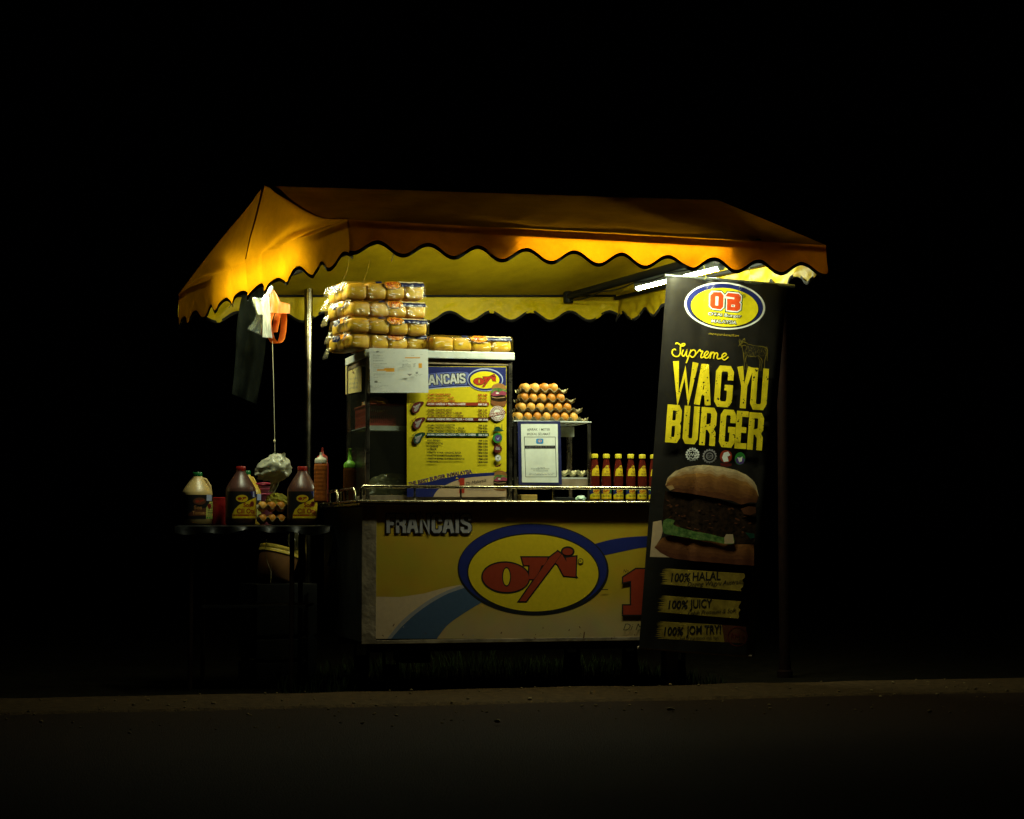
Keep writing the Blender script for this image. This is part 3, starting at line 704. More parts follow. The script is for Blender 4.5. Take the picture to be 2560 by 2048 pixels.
# four approval marks
for x, y, r, a, b in ((473, 1585, 52, I_wht, vinyl), (613, 1598, 54, I_gry, vinyl)):
    for k in range(16): c.ellipse(x + r * math.cos(k * math.pi / 8), y + r * math.sin(k * math.pi / 8), 7, 7, a, 0, 8)
    c.ellipse(x, y, r - 2, r - 2, a); c.ellipse(x, y, r - 10, r - 10, b)
star = []
for k in range(16): star.append((473 + (38 if k % 2 == 0 else 27) * math.cos(k * math.pi / 8), 1585 + (38 if k % 2 == 0 else 27) * math.sin(k * math.pi / 8)))
c.line(star, 5, I_wht, closed=True); c.line([(448, 1598), (462, 1575), (470, 1596), (482, 1572), (488, 1598), (502, 1580)], 5, I_wht, sm=3)
c.ellipse(613, 1598, 30, 30, I_gry); c.ellipse(613, 1598, 24, 24, vinyl); c.text('GM', 592, 1612, 42, 26, I_gry)
c.ellipse(748, 1600, 50, 52, I_dred); c.poly([(715, 1610), (730, 1570), (765, 1560), (785, 1590), (760, 1600), (770, 1640), (730, 1645)], I_wht); c.poly([(700, 1655), (795, 1660), (792, 1678), (752, 1686), (704, 1674)], I_mar)
c.ellipse(863, 1617, 43, 52, I_grn, .1); c.poly([(824, 1625), (860, 1600), (905, 1620), (892, 1656), (864, 1668), (834, 1654)], I_pur); c.poly([(840, 1605), (862, 1612), (885, 1600), (878, 1640), (858, 1648)], I_wht)
# the burger picture
c.tf = Dt
c.poly([(258, 570), (322, 558), (332, 640), (320, 690), (272, 765), (330, 810), (400, 842), (234, 838)], I_crm)
def blend(m0, m1, n, f):
    return [mat('ink_%s_%d' % (f, k), tuple(m0[i] + (m1[i] - m0[i]) * (k / (n - 1)) for i in range(3)), .5, 0, .22, 40) for k in range(n)]
def dome(xs, top_y, low_y, mats, wob, seed):
    n = len(mats)
    for k, m_ in enumerate(mats):
        up = [(x, top_y(x)) for x in xs]; f = (k / n) ** .8
        lo = [(x, low_y(x) + (top_y(x) - low_y(x)) * f + (wob * noise.noise(V((x / 55, k * .35, seed))) if k else 0)) for x in xs]
        lo = [(x, max(y, top_y(x) + 1)) for x, y in lo]
        c.poly(up + lo[::-1], m_)
def interp(tab):
    def f(x):
        for (x0, y0), (x1, y1) in zip(tab, tab[1:]):
            if x <= x1: t = (x - x0) / (x1 - x0); t = max(0, min(1, t)); t = t * t * (3 - 2 * t) * .35 + t * .65; return y0 + (y1 - y0) * t
        return tab[-1][1]
    return f
def bottom_bun():
    xb = [270 + 762 * k / 40 for k in range(41)]
    t_ = interp([(270, 762), (330, 690), (400, 672), (500, 690), (700, 720), (870, 740), (1034, 740)]); l_ = interp([(270, 768), (320, 810), (380, 840), (450, 856), (600, 872), (750, 884), (900, 897), (1032, 905)])
    dome(xb, t_, l_, blend((.10, .025, .006), (.24, .085, .018), 6, 'heel'), 16, 8)
bottom_bun()
c.poly([(350, 335), (500, 345), (730, 385), (900, 438), (1042, 430), (1050, 560), (1036, 742), (870, 742), (700, 700), (500, 650), (330, 580), (336, 450)], I_pat)
for i in range(70):
    x = R(350, 1030); y = R(400, 640) + (x - 350) * .08; c.ellipse(x, y, R(4, 22), R(2, 9), I_pat if i % 2 else I_brn, R(-.5, .5), 9)
c.poly(smooth_path([(335, 560), (370, 545), (420, 560), (410, 590), (470, 615), (560, 640), (620, 650), (700, 665), (800, 690), (815, 665)], 3) + smooth_path([(866, 665), (876, 735), (800, 738), (700, 716), (600, 708), (500, 688), (400, 672), (340, 656), (325, 610)], 3), I_let)
c.poly([(800, 690), (815, 664), (866, 665), (876, 735), (802, 738)], I_crm); c.poly([(960, 650), (1030, 660), (1034, 690), (1000, 700)], I_dgn)
c.poly([(925, 470), (985, 450), (1040, 455), (1044, 500), (1000, 520), (950, 510)], I_brn)
xs_ = [350 + 712 * k / 44 for k in range(45)]
tt = interp([(350, 285), (356, 250), (375, 222), (430, 178), (520, 146), (640, 134), (760, 145), (880, 170), (960, 205), (1020, 250), (1050, 300), (1062, 370)])
tl2 = interp([(350, 290), (370, 322), (400, 335), (500, 347), (620, 366), (730, 386), (850, 406), (930, 438), (1000, 420), (1056, 424), (1062, 380)])
dome(xs_, tt, tl2, blend((.10, .028, .005), (.25, .10, .02), 5, 'crust') + blend((.34, .15, .03), (.64, .47, .24), 4, 'glaze'), 26, 3)
c.poly([(355, 300), (400, 285), (420, 315), (385, 330)], I_seed)
# brushed strips with hand lettering
def brush(x0, y0, x1, y1, x2, y2, x3, y3, m, n=9):
    pts = [(x0, y0), (x1, y1)]
    for k in range(1, 8): t = k / 8; pts.append((x1 + (x2 - x1) * t + R(-14, 10), y1 + (y2 - y1) * t))
    pts += [(x2, y2), (x3, y3)]
    for k in range(1, 2 * n): t = k / (2 * n); pts.append((x3 + (x0 - x3) * t + (R(24, 62) if k % 2 else R(-20, 10)), y3 + (y0 - y3) * t))
    c.poly(pts, m)
strip = mat('ink_brushed_strip', (0.20, 0.13, 0.016), 0.6, 0, 0, 22, spec=.15, col2=(0.42, 0.29, 0.04))
brush(335, 925, 952, 965, 930, 1100, 310, 1045, strip); brush(318, 1132, 930, 1178, 906, 1310, 282, 1258, strip); brush(296, 1330, 780, 1358, 962, 1500, 280, 1462, strip)
c.poly([(780, 1358), (968, 1372), (962, 1500), (800, 1490)], ink('rust', (0.09, 0.028, 0.010)))
c.text('100%', 390, 1027, 152, 66, I_blk, .0, .022, .16); c.text('HALAL', 556, 1020, 216, 66, I_blk, -.03, .022, .1); c.text('Daging Wagyu Australia', 516, 1066, 432, 36, I_blk, -.05, .0, .38)
c.text('100%', 370, 1233, 152, 64, I_blk, .0, .022, .16); c.text('JUICY', 534, 1230, 176, 66, I_blk, -.04, .022, .1); c.text('Lebih Premium & Soft', 520, 1285, 372, 34, I_blk, -.06, .0, .38)
c.text('100%', 336, 1436, 152, 64, I_blk, .0, .022, .16); c.text('JOM TRY!', 506, 1430, 270, 66, I_blk, -.03, .022, .1); c.text('Sekali try mesti nak lagi', 456, 1474, 300, 26, I_blk, -.03, .0, .38)
ring = [(900 + 74 * math.cos(k * .1745), 1446 + 74 * math.sin(k * .1745)) for k in range(36)]; c.line(ring, 6, I_mar, closed=True); c.text('RM 9', 850, 1462, 100, 44, I_mar, .05)
c.build('printed_sheet', br, smooth=True, angle=180)
def rod(a, b, r, m, nm='rod'):
    mb = MB(); mb.tube([PY(*a, BY + .006), PY(*b, BY + .006)], r, 12); return mb.build(nm, m, br, smooth=True)
rod((1662, 689), (1986, 716), 0.0085, mat('rod_tin', (0.22, 0.24, 0.22), 0.35, 0.8, .2)); rod((1594, 1619), (1878, 1641), 0.007, steel_dull)
for px, py in ((1762, 690), (1876, 699)):
    p = PY(px, py + 8, BY - .002); mb = MB(); mb.tube([p, p + V((.004, -.008, .006)), p + V((.002, .004, .022)), p + V((0, .02, .10))], 0.0016, 6)
    mb.build('tie', mat('cable_tie', (0.45, 0.42, 0.08), .5, 0, .1), br, smooth=True)

# ------------------------------------------------------------------ glass cabinet on the counter
CY = 0.06
a_ = PY(912, 1247, CY); b_ = PY(1283, 1247, CY); CX0, CX1 = a_.x + .004, b_.x - .004
ZT = PY(1100, 877, CY - .012).z; ZT2 = PY(1100, 896, CY - .012).z; CD = 0.46
cab = root('glass_cabinet', ((CX0 + CX1) / 2, CY + CD / 2, ZC), 'glass fronted steel food cabinet with a dented tin top standing on the counter', 'cabinet')
mb = MB(); mb.box2((CX0 - .006, CY - .012, ZT2), (CX1 + .008, CY + CD + .01, ZT)); o = mb.build('tin_top', galv, cab, bevel=.003)
for x in (CX0 + .008, CX1 - .008):
    for y in (CY + .008, CY + CD - .008):
        mb = MB(); mb.box2((x - .008, y - .008, ZC), (x + .008, y + .008, ZT2 - .0005)); mb.build('corner_post', steel, cab, bevel=.002)
for p_, q_ in (((CX0 + .0165, CY + .002, ZT2 - .024), (CX1 - .0165, CY + .014, ZT2 - .0008)), ((CX0 + .002, CY + .0165, ZT2 - .024), (CX0 + .014, CY + CD - .0165, ZT2 - .0008)),
               ((CX0 + .0165, CY + .002, ZC + .0005), (CX1 - .0165, CY + .014, ZC + .022)), ((CX0 + .002, CY + .0165, ZC + .0005), (CX0 + .014, CY + CD - .0165, ZC + .022)), ((CX1 - .014, CY + .0165, ZC + .0005), (CX1 - .002, CY + CD - .0165, ZC + .022))):
    mb = MB(); mb.box2(p_, q_); mb.build('frame_rail', steel_dull, cab, bevel=.0015)
ZS = PY(950, 1067, CY + .1).z
mb = MB(); mb.box2((CX0 + .018, CY + .03, ZS - .003), (CX1 - .018, CY + CD - .02, ZS)); mb.box2((CX0 + .018, CY + .0262, ZS - .020), (CX1 - .018, CY + .0302, ZS + .0005)); mb.build('shelf', galv, cab)
mb = MB(); mb.box2((CX0 + .0165, CY + .006, ZC + .0225), (CX1 - .0165, CY + .009, ZT2 - .0245)); mb.build('front_pane', glass, cab)
mb = MB(); mb.box2((CX0 + .006, CY + .0165, ZC + .0225), (CX0 + .009, CY + CD - .0165, ZT2 - .0245)); mb.build('side_pane', glass, cab)
mb = MB(); mb.box2((CX0 + .0165, CY + CD - .008, ZC), (CX1 - .0165, CY + CD - .004, ZT2 - .001)); mb.box2((CX1 - .008, CY + .0165, ZC + .0225), (CX1 - .004, CY + CD - .0165, ZT2 - .001)); mb.build('back_panel', darkpaint, cab)

# menu poster taped on the cabinet front
mp = root('menu_poster', PY(1142, 1245, CY + .001), 'yellow price list poster with blue header and red oval logo taped to the cabinet glass', 'poster')
c = Canvas(lambda x, y, h: PY(x, y, CY + 0.0012 - h), step=0.00005)
c.tf = lambda x, y: (1010 + x / 5.227, 900 + y / 5.227)
c.rect(38, 86, 1338, 1790, ink('poster_yellow', (0.66, 0.53, 0.012)))
c.poly([(38, 86), (1334, 96), (1334, 340)] + smooth_path([(1200, 330), (860, 350), (600, 362), (320, 388), (38, 440)], 4), I_navy)
c.poly(smooth_path([(38, 440), (320, 388), (600, 362), (860, 350)], 4) + smooth_path([(860, 342), (600, 350), (320, 374), (38, 425)], 4), I_pale)
c.poly(smooth_path([(20 + 38, 260), (300, 190), (560, 160), (830, 165), (840, 250)], 4) + smooth_path([(820, 325), (600, 330), (320, 362), (50, 410)], 4), ink('header_glow', (0.10, 0.13, 0.42)))
xs = [('F', 45), ('R', 120), ('A', 200), ('N', 285), ('A', 365)]
word(c, '', [('A', 365, 262, 92), ('N', 462, 256, 86), ('C', 556, 250, 80), ('A', 644, 245, 90), ('I', 706, 243, 30), ('S', 764, 240, 80), ('R', 180, 285, 84), ('F', 96, 295, 74), ('A', 274, 274, 88)], 130, 25, ink('chrome_grey', (0.55, 0.56, 0.55), .4, .35, 90), I_blk, 10, -.055)
c.ellipse(1062, 258, 234, 150, I_pale, .02); c.ellipse(1060, 262, 222, 137, I_navy, .02); c.ellipse(1056, 262, 191, 113, ink('poster_lemon', (0.75, 0.62, 0.01)), .02)
logo(c, 1054, 274, .46, 7, I_red)
def burger(cx, cy, s):
    E = lambda pts: [(cx + x * s, cy + y * s) for x, y in pts]
    c.poly(E(smooth_path([(-95, 60), (-70, 45), (90, 50), (100, 120), (60, 150), (-60, 140), (-98, 110)], 3)), I_bun)
    c.poly(E(smooth_path([(-100, 0), (-60, -20), (60, -20), (100, 10), (98, 70), (0, 85), (-95, 60)], 3)), I_pat)
    c.poly(E(smooth_path([(-90, -50), (0, -70), (95, -55), (100, 0), (40, -5), (-40, 10), (-95, -5)], 3)), I_pnk)
    c.poly(E(smooth_path([(-100, -40), (-60, -90), (10, -110), (100, -90), (98, -45), (50, -60), (10, -40), (-40, -60), (-80, -20)], 3)), I_let)
    c.poly(E(smooth_path([(-90, -80), (-75, -125), (-20, -155), (50, -150), (95, -115), (100, -75), (30, -92), (-40, -95)], 3)), I_tan)
    c.ellipse(cx - 10 * s, cy - 28 * s, 22 * s, 10 * s, I_wht)
    c.line(E([(-90, 20), (-20, 36), (90, 24)]), 8 * s, I_seed, sm=3)
burger(1232, 462, 1.0)
LN = [('AYAM / DAGING BIASA', 463, 308, 'RM 4.00', 118, I_red), ('AYAM / DAGING + TELUR', 505, 348, 'RM 5.50', 114, I_red), ('AYAM / DAGING + CHEESE', 545, 363, 'RM 5.50', 114, I_red), ('AYAM / DAGING + TELUR + CHEESE', 588, 497, 'RM 7.00', 114, 0),
      ('AYAM / DAGING SPESO', 664, 325, 'RM 7.00', 114, I_mar), ('AYAM / DAGING SPESO + TELUR', 704, 452, 'RM 8.50', 114, I_mar), ('AYAM / DAGING SPESO + CHEESE', 746, 470, 'RM 8.50', 114, I_mar), ('AYAM / DAGING SPESO + TELUR + CHEESE', 787, 597, 'RM 10.00', 124, 1),
      ('AYAM / DAGING LONGTAI', 864, 357, 'RM 6.00', 114, I_blk), ('AYAM / DAGING LONGTAI + TELUR', 906, 485, 'RM 8.00', 114, I_blk), ('AYAM / DAGING LONGTAI + CHEESE', 946, 500, 'RM 8.00', 114, I_blk), ('AYAM / DAGING LONGTAI + TELUR + CHEESE', 988, 632, 'RM 9.50', 116, 2),
      ('EGG BENJO', 1064, 165, 'RM 3.00', 116, I_blk), ('HOTDOG OTAI', 1104, 200, 'RM 3.00', 116, I_blk), ('+ CHEESE', 1144, 138, 'RM 1.50', 116, I_blk), ('+ TELUR', 1182, 120, 'RM 1.50', 116, I_blk),
      ('+ PATTY AYAM / DAGING BIASA', 1225, 440, 'RM 2.50', 116, I_blk), ('+ PATTY AYAM / DAGING SPESO', 1265, 450, 'RM 5.00', 116, I_blk), ('+ PATTY AYAM / DAGING LONGTAI', 1305, 482, 'RM 4.00', 116, I_blk), ('+ HOTDOG', 1343, 145, 'RM 2.00', 116, I_blk)]
for s_, y, wd, pr, pw, m_ in LN:
    if isinstance(m_, int):
        c.poly([(296, y - 36), (1108, y - 32), (1112, y + 10), (298, y + 8)], (I_dred, I_mar, I_dgn)[m_]); m_ = I_wht
    c.text(s_, 306, y, wd, 26, m_, .003, .03, .0); c.text(pr, 970 + (y - 463) * .012, y + 6, pw, 26, m_, .003, .03)
for (x, y), m_ in (((180, 620), I_mar), ((200, 826), I_mar), ((200, 1022), I_dgn)):
    bean = smooth_path([(x - 75, y + 20), (x - 50, y - 45), (x + 20, y - 70), (x + 74, y - 66), (x + 62, y - 30), (x + 30, y), (x + 12, y + 50), (x - 25, y + 74), (x - 66, y + 60), (x - 75, y + 20)], 3)
    c.line(bean, 10, I_brn, closed=True); c.poly(bean, m_)
    c.poly(smooth_path([(x - 48, y + 30), (x - 20, y - 10), (x + 22, y - 30), (x + 6, y + 20), (x - 22, y + 56), (x - 46, y + 50), (x - 48, y + 30)], 3), I_gry)
    c.text('Special', x - 52, y + 8, 100, 26, I_wht, -.45, 0, .2); c.text('Burger', x - 92, y - 20, 80, 22, m_, -.75, .01, .2)
c.ellipse(1222, 700, 98, 98, I_wht); c.ellipse(1222, 700, 92, 92, I_dred); c.ellipse(1222, 700, 84, 84, I_wht); c.ellipse(1222, 700, 60, 60, I_dred); c.ellipse(1222, 700, 54, 54, I_wht)
for k in range(22): a = k * 2 * math.pi / 22; c.line([(1222 + 66 * math.cos(a), 700 + 66 * math.sin(a)), (1222 + 80 * math.cos(a + .07), 700 + 80 * math.sin(a + .07))], 9, I_dred)
c.poly([(1110, 706), (1326, 662), (1332, 700), (1116, 748)], I_dred); c.text('HALAL FOOD', 1124, 738, 196, 32, I_wht, -.2, .02)
c.poly([(1150, 930), (1185, 915), (1188, 840), (1192, 840), (1195, 908)] + [(1222 + 48 * math.cos(a), 915 + 46 * -math.sin(a)) for a in [math.pi - k * math.pi / 10 for k in range(11)]] + [(1272, 908), (1278, 836), (1282, 836), (1284, 914), (1308, 928), (1260, 936), (1200, 936)], I_dgn)
c.ellipse(1222, 1020, 63, 67, I_grn); c.ellipse(1230, 1022, 46, 44, I_pur); c.poly([(1200, 1010), (1226, 1030), (1250, 1000), (1230, 1050)], I_pale)
for k in range(12): c.ellipse(1226 + 46 * math.cos(k * .5236), 1163 + 46 * math.sin(k * .5236), 13, 13, I_mar, 0, 10)
c.ellipse(1226, 1163, 48, 48, I_mar); c.text('100%', 1196, 1175, 60, 22, I_wht); c.text('HALAL', 1200, 1148, 52, 15, I_wht)
c.ellipse(1230, 1283, 42, 44, I_gry); c.ellipse(1230, 1283, 35, 37, I_wht); c.line([(1214, 1268), (1230, 1284), (1248, 1262)], 7, I_blk); c.line([(1230, 1284), (1230, 1306)], 7, I_blk); c.text('HALAL', 1206, 1320, 48, 12, I_blk)
c.poly([(1184, 1352), (1198, 1390), (1232, 1376), (1278, 1352), (1256, 1392), (1214, 1402), (1192, 1396)], I_mar); c.text('KUALITI', 1186, 1438, 80, 18, I_blk)
c.poly(smooth_path([(38, 1672), (120, 1640), (350, 1588), (600, 1530), (900, 1486), (1338, 1464)], 4) + [(1338, 1790), (38, 1790)], I_navy)
c.poly(smooth_path([(380, 1790), (440, 1700), (530, 1642), (700, 1572), (900, 1532), (1338, 1502)], 4) + [(1338, 1790)], I_crm)
for s_, x, y, wd, r_ in (('THE', 70, 1648, 96, -.24), ('BEST', 190, 1622, 140, -.22), ('BURGER', 345, 1580, 205, -.20), ('IN', 568, 1532, 46, -.17), ('MALAYSIA', 626, 1518, 268, -.15)):
    c.text(s_, x - 4, y + 4, wd + 8, 52, I_pur, r_, .06); c.text(s_, x, y, wd, 46, I_brn, r_, .012)
c.poly([(706, 1580), (740, 1544), (790, 1544), (790, 1740), (720, 1740), (728, 1600)], I_red); c.poly([(672, 1556), (690, 1528), (716, 1552)], I_yel)
c.text('Di Malaysia', 812, 1642, 270, 46, I_blk, -.2, .0, .35); burger(1254, 1580, .86)
for k in range(9): c.line([(830 + k * 36, 1700), (846 + k * 36, 1684), (862 + k * 36, 1700)], 5, I_gry, sm=3)
c.build('printed_sheet', mp)

# white letter page hanging from the tin top
np_ = root('notice_page', PY(997, 984, .035), 'white typed page with orange highlighting hanging from the tin cabinet top', 'notice')
c = Canvas(lambda x, y, h: PY(x, y, .036 - h + .0025 * math.sin((x - 840) / 75) * max(0, (y - 880) / 100)), lim=25, step=.00006)
paper = mat('white_paper', (0.74, 0.76, 0.72), .8, 0, .05, 30)
c.poly([(923, 870), (1070, 873.5), (1071, 982), (926, 982)], paper)
c.tf = lambda x, y: (840 + x / 6.635, 860 + y / 6.635)
tx = ink('type_grey', (0.16, 0.17, 0.16)); hl = ink('highlighter', (0.80, 0.38, 0.04))
c.rect(680, 420, 970, 446, hl); c.rect(800, 402, 968, 420, hl); c.rect(830, 446, 972, 462, hl); c.rect(1145, 221, 1395, 238, hl); c.rect(1370, 320, 1426, 398, hl)
def scrib(x0, x1, y, t=5, m=None, r=0.0):
    x = x0
    while x < x1:
        l = min(R(12, 44), x1 - x)
        if l > 5: c.line([(x, y + (x - x0) * r), (x + l, y + (x + l - x0) * r)], t * R(.7, 1.1), m or tx)
        x += l + R(6, 10)
scrib(555, 665, 136, 4); scrib(715, 806, 136, 5); c.ellipse(688, 130, 24, 12, tx); c.line([(670, 140), (690, 118), (712, 126)], 7, tx)
for x0, x1, y in ((614, 640, 180), (672, 740, 182), (614, 662, 192), (672, 772, 194), (614, 718, 218), (616, 810, 236), (614, 782, 275), (616, 630, 300), (618, 856, 328), (618, 744, 354), (620, 970, 382), (620, 964, 398), (622, 672, 432), (622, 660, 450), (622, 830, 464), (624, 980, 496), (624, 970, 512), (624, 642, 528), (624, 704, 560), (630, 708, 598), (640, 724, 680), (650, 866, 696), (656, 756, 708), (656, 720, 722), (690, 926, 786), (948, 988, 150), (1248, 1296, 190), (1400, 1440, 176), (1102, 1196, 274), (1102, 1252, 290), (1150, 1196, 324), (1270, 1330, 328), (1306, 1380, 452)):
    scrib(x0, x1, y, 6 if y in (275, 328) else 4)
for y in range(338, 384, 9): scrib(1100, 1236, y, 4); scrib(1280, 1318, y, 4)
c.ellipse(664, 626, 28, 16, tx); scrib(636, 748, 644, 6); c.poly([(1176, 494), (1266, 496), (1222, 534)], I_gry); c.ellipse(1340, 482, 22, 13, tx); scrib(1302, 1434, 504, 5); scrib(1302, 1356, 520, 5); scrib(1302, 1350, 534, 5); scrib(1370, 1410, 526, 4)
c.build('typed_sheet', np_, smooth=True, angle=180)

# small yellowed notice on the cabinet's left pane
sn = root('side_notice', PX(884, 985, CX0), 'small yellowed paper notice stuck on the left glass pane of the cabinet', 'notice')
c = Canvas(lambda x, y, h: PX(x, y, CX0 + .0045) + V((-h, 0, 0)), step=.00006)
c.poly([(864, 911), (904, 902), (904, 979), (864, 986)], mat('yellowed_paper', (0.50, 0.42, 0.16), .85, 0, .12, 25))
for s_, y in (('SILA AMBIL', 950), ('NOMBOR', 962), ('ANDA', 973)): c.text(s_, 884, y - 1, 22, 5, tx, -.12, .0, .2, align='C')
c.line([(886, 916), (882, 926), (886, 934), (880, 930)], 1.6, I_brn, sm=3)
c.build('written_sheet', sn)
# ------------------------------------------------------------------ bun packs
bun_m = bpy.data.materials.new('bun_crust'); bun_m.use_nodes = True
def _bun():
    nt = bun_m.node_tree; b = nt.nodes['Principled BSDF']; N = nt.nodes.new; L = nt.links.new
    b.inputs['Roughness'].default_value = .5; b.inputs['Subsurface Weight'].default_value = 0.0
    tc = N('ShaderNodeTexCoord'); sx = N('ShaderNodeSeparateXYZ'); n = N('ShaderNodeTexNoise'); n.inputs['Scale'].default_value = 22; n.inputs['Detail'].default_value = 6
    L(tc.outputs['Object'], n.inputs['Vector']); L(tc.outputs['Object'], sx.inputs[0])
    a = N('ShaderNodeMath'); a.operation = 'MULTIPLY_ADD'; a.inputs[1].default_value = 16.0; a.inputs[2].default_value = -.42
    L(sx.outputs['Z'], a.inputs[0]); s = N('ShaderNodeMath'); s.operation = 'MULTIPLY_ADD'; s.inputs[1].default_value = .75; L(n.outputs['Fac'], s.inputs[0]); L(a.outputs[0], s.inputs[2])
    r = N('ShaderNodeValToRGB'); e = r.color_ramp.elements; e[0].position = 0.1; e[0].color = (.36, .16, .010, 1); e[1].position = 1.0; e[1].color = (.52, .24, .006, 1)
    m = e.new(.5); m.color = (.66, .42, .008, 1)
    L(s.outputs[0], r.inputs['Fac']); L(r.outputs['Color'], b.inputs['Base Color'])
    bp = N('ShaderNodeBump'); bp.inputs['Strength'].default_value = .25; bp.inputs['Distance'].default_value = .006; L(n.outputs['Fac'], bp.inputs['Height']); L(bp.outputs['Normal'], b.inputs['Normal'])
_bun()
film = film_mat('clear_film', (0.98, 0.97, 0.92), 0.05, 0.15, .05, (.85, .6, .1))
film_print = {k: mat('film_' + k, c, .25, 0, .1, 40, .3, 60) for k, c in (('navy', (.008, .014, .07)), ('orange', (.85, .30, .012)), ('red', (.35, .03, .01)), ('black', (.01, .008, .008)), ('pale', (.72, .62, .36)))}
PXW, PYW, PZH = 0.0865, 0.088, 0.068
def bun_mesh(seed):
    rn = random.Random(seed); mb = MB(); nu, nv = 28, 16
    def fn(i, j):
        a = 2 * math.pi * i / nu; t = math.pi * j / nv
        def se(v, e): return math.copysign(abs(v) ** e, v)
        x = se(math.sin(t), .36) * se(math.cos(a), .36) * PXW * .515; y = se(math.sin(t), .36) * se(math.sin(a), .36) * PYW * .505
        z = se(math.cos(t), .55) * PZH * .5
        if z < 0: z *= .96
        k = 1 + .035 * noise.noise(V((x * 40 + seed, y * 40, z * 40)))
        # the cut line round the middle and a soft pull-apart crease
        k -= .018 * math.exp(-((z + .004) / .0022) ** 2)
        k -= .022 * math.exp(-((x - .004 * (seed % 3 - 1)) / .0026) ** 2) * (1 if y < 0 else 0)
        return V((x * k, y * k, z * (1 + .05 * noise.noise(V((x * 25, y * 25, seed))) ) + PZH * .5))
    vs = [fn(i, j) for j in range(nv + 1) for i in range(nu)]
    fs = [(j * nu + i, (j + 1) * nu + i, (j + 1) * nu + (i + 1) % nu, j * nu + (i + 1) % nu) for j in range(nv) for i in range(nu)]
    mb.add(vs, fs); return mb
def bun_pack(loc, rz, label, seed, tilt=(0, 0), group='plastic wrapped bun packs on the cabinet', nx=4, ny=3, zs=1.0):
    rt = root('bun_pack', loc, label, 'bun pack', group, rz); rt.rotation_euler = (tilt[0], tilt[1], rz); rt.scale = (1, 1, zs)
    rn = random.Random(seed); OFF[rt] = V((0, 0, 0))
    protos = []
    for j in range(ny):
        for i in range(nx):
            if j > 0 and i > 0 and not (j == ny - 1): continue      # buns wholly hidden in the middle are left out
            if len(protos) < 5:
                o = bun_mesh(seed * 7 + len(protos)).build('bun', bun_m, rt, smooth=True, angle=180); protos.append(o)
            else:
                o = rn.choice(protos).copy(); S.collection.objects.link(o); o.parent = rt
            o.location = ((i + .5) * PXW + rn.uniform(-.002, .002), (j + .5) * PYW + rn.uniform(-.002, .002), 0)
            o.rotation_euler = (rn.uniform(-.03, .03), rn.uniform(-.05, .05), rn.choice((0, math.pi)) + rn.uniform(-.05, .05)); k = rn.uniform(.96, 1.04); o.scale = (k, k, rn.uniform(.94, 1.03))
    LX, LY, LZ = nx * PXW, ny * PYW, PZH
    def wrap(u, s, h):    # u along the pack, s across: s < 0 on the top, s > 0 down the front
        r = .016; wv = .0022 * noise.noise(V((u * 60, s * 60, seed))) + .0014 * noise.noise(V((u * 150, s * 150, seed + 3)))
        h = h + .003 + wv
        if s <= -r * .785: y = -s - r * .785 + r; return V((u, y - .0, LZ + h))
        if s >= r * .785: z = LZ - r - (s - r * .785); return V((u, -h, z))
        a = (s / (r * .785) + 1) * math.pi / 4
        return V((u, r - (r + h) * math.sin(a), LZ - r + (r + h) * math.cos(a)))
    # transparent film: top, front and left end in one skin with crinkles
    mb = MB()
    mb.grid(lambda a, b: wrap(-.004 + a * (LX + .010), -LY * .95 + b * (LY * .95 + LZ - .010), 0.0012), 46, 40)
    def endf(a, b):
        y = a * LY; z = b * (LZ + .003); q = .004 * noise.noise(V((y * 70, z * 70, seed + 8)))
        bul = .012 * math.sin(math.pi * min(1, b)) * (.6 + .4 * math.sin(a * 9 + seed)); return V((-.006 - bul + q, y, z))
    c = Canvas(lambda u, s, h: wrap(u, s, h + .0022), lim=.008, step=.0001)
    c.mb.add(mb.v, mb.f, c.mi(film)); c.mb.grid(endf, 24, 14, c.mi(film))
    c.rect(LX * .62, .001, LX - .002, .013, film_print['navy']); c.rect(LX * .62, -.006, LX - .002, -.0005, film_print['pale']); c.rect(LX * .36, -.006, LX * .44, .003, film_print['navy'])
    ex = LX * .575; c.ellipse(ex, .007, .040, .0175, film_print['black'], 0, 36); c.ellipse(ex, .007, .0375, .0155, film_print['orange'], 0, 36)
    c.ellipse(ex - .012, .005, .014, .0075, film_print['red'], 0, 20); c.poly([(ex - .002, -.001), (ex + .022, -.002), (ex + .020, .003), (ex + .006, .005), (ex + .000, .016), (ex - .004, .016), (ex + .002, .003)], film_print['red'])
    c.ellipse(ex - .012, .005, .003, .0048, film_print['orange'], 0, 12)
    for q in range(24):   # pale strokes painted as glints of light on the film's crinkles
        u0 = rn.uniform(.0, LX - .03); s0 = rn.uniform(.012, .045); c.line([(u0, s0), (u0 + rn.uniform(.006, .022), s0 + rn.uniform(-.006, .006))], rn.uniform(.0010, .0028), M['film_glint'])
    c0 = c
    # print and gathered film on the left end
    c.fn = lambda y, z, h: endf(y / LY, z / (LZ + .003)) + V((-h - .0012, 0, 0)); c.h = .0004; c.lim = .01
    c.poly([(LY * .44, LZ * .98), (LY * .70, LZ * .98), (LY * .68, LZ * .62), (LY * .52, LZ * .55), (LY * .40, LZ * .75)], film_print['navy'])
    c.poly([(LY * .22, LZ * .99), (LY * .42, LZ * .99), (LY * .40, LZ * .74), (LY * .30, LZ * .70)], film_print['orange'])
    c.poly([(LY * .10, LZ * .98), (LY * .20, LZ * .98), (LY * .30, LZ * .62), (LY * .22, LZ * .58)], film_print['navy'])
    c.build('film_wrap', rt, smooth=True, angle=180)
    mb = MB()
    def tail(a, b):
        w = .010 + .022 * a; y = LY * .78 + (b - .5) * 2 * w; f = math.sin(b * 23 + seed) * .006 * a
        return V((-.014 - .026 * a, y + f * .3, LZ * .30 - .045 * a * a + f + .004 * noise.noise(V((a * 9, b * 14, seed)))))
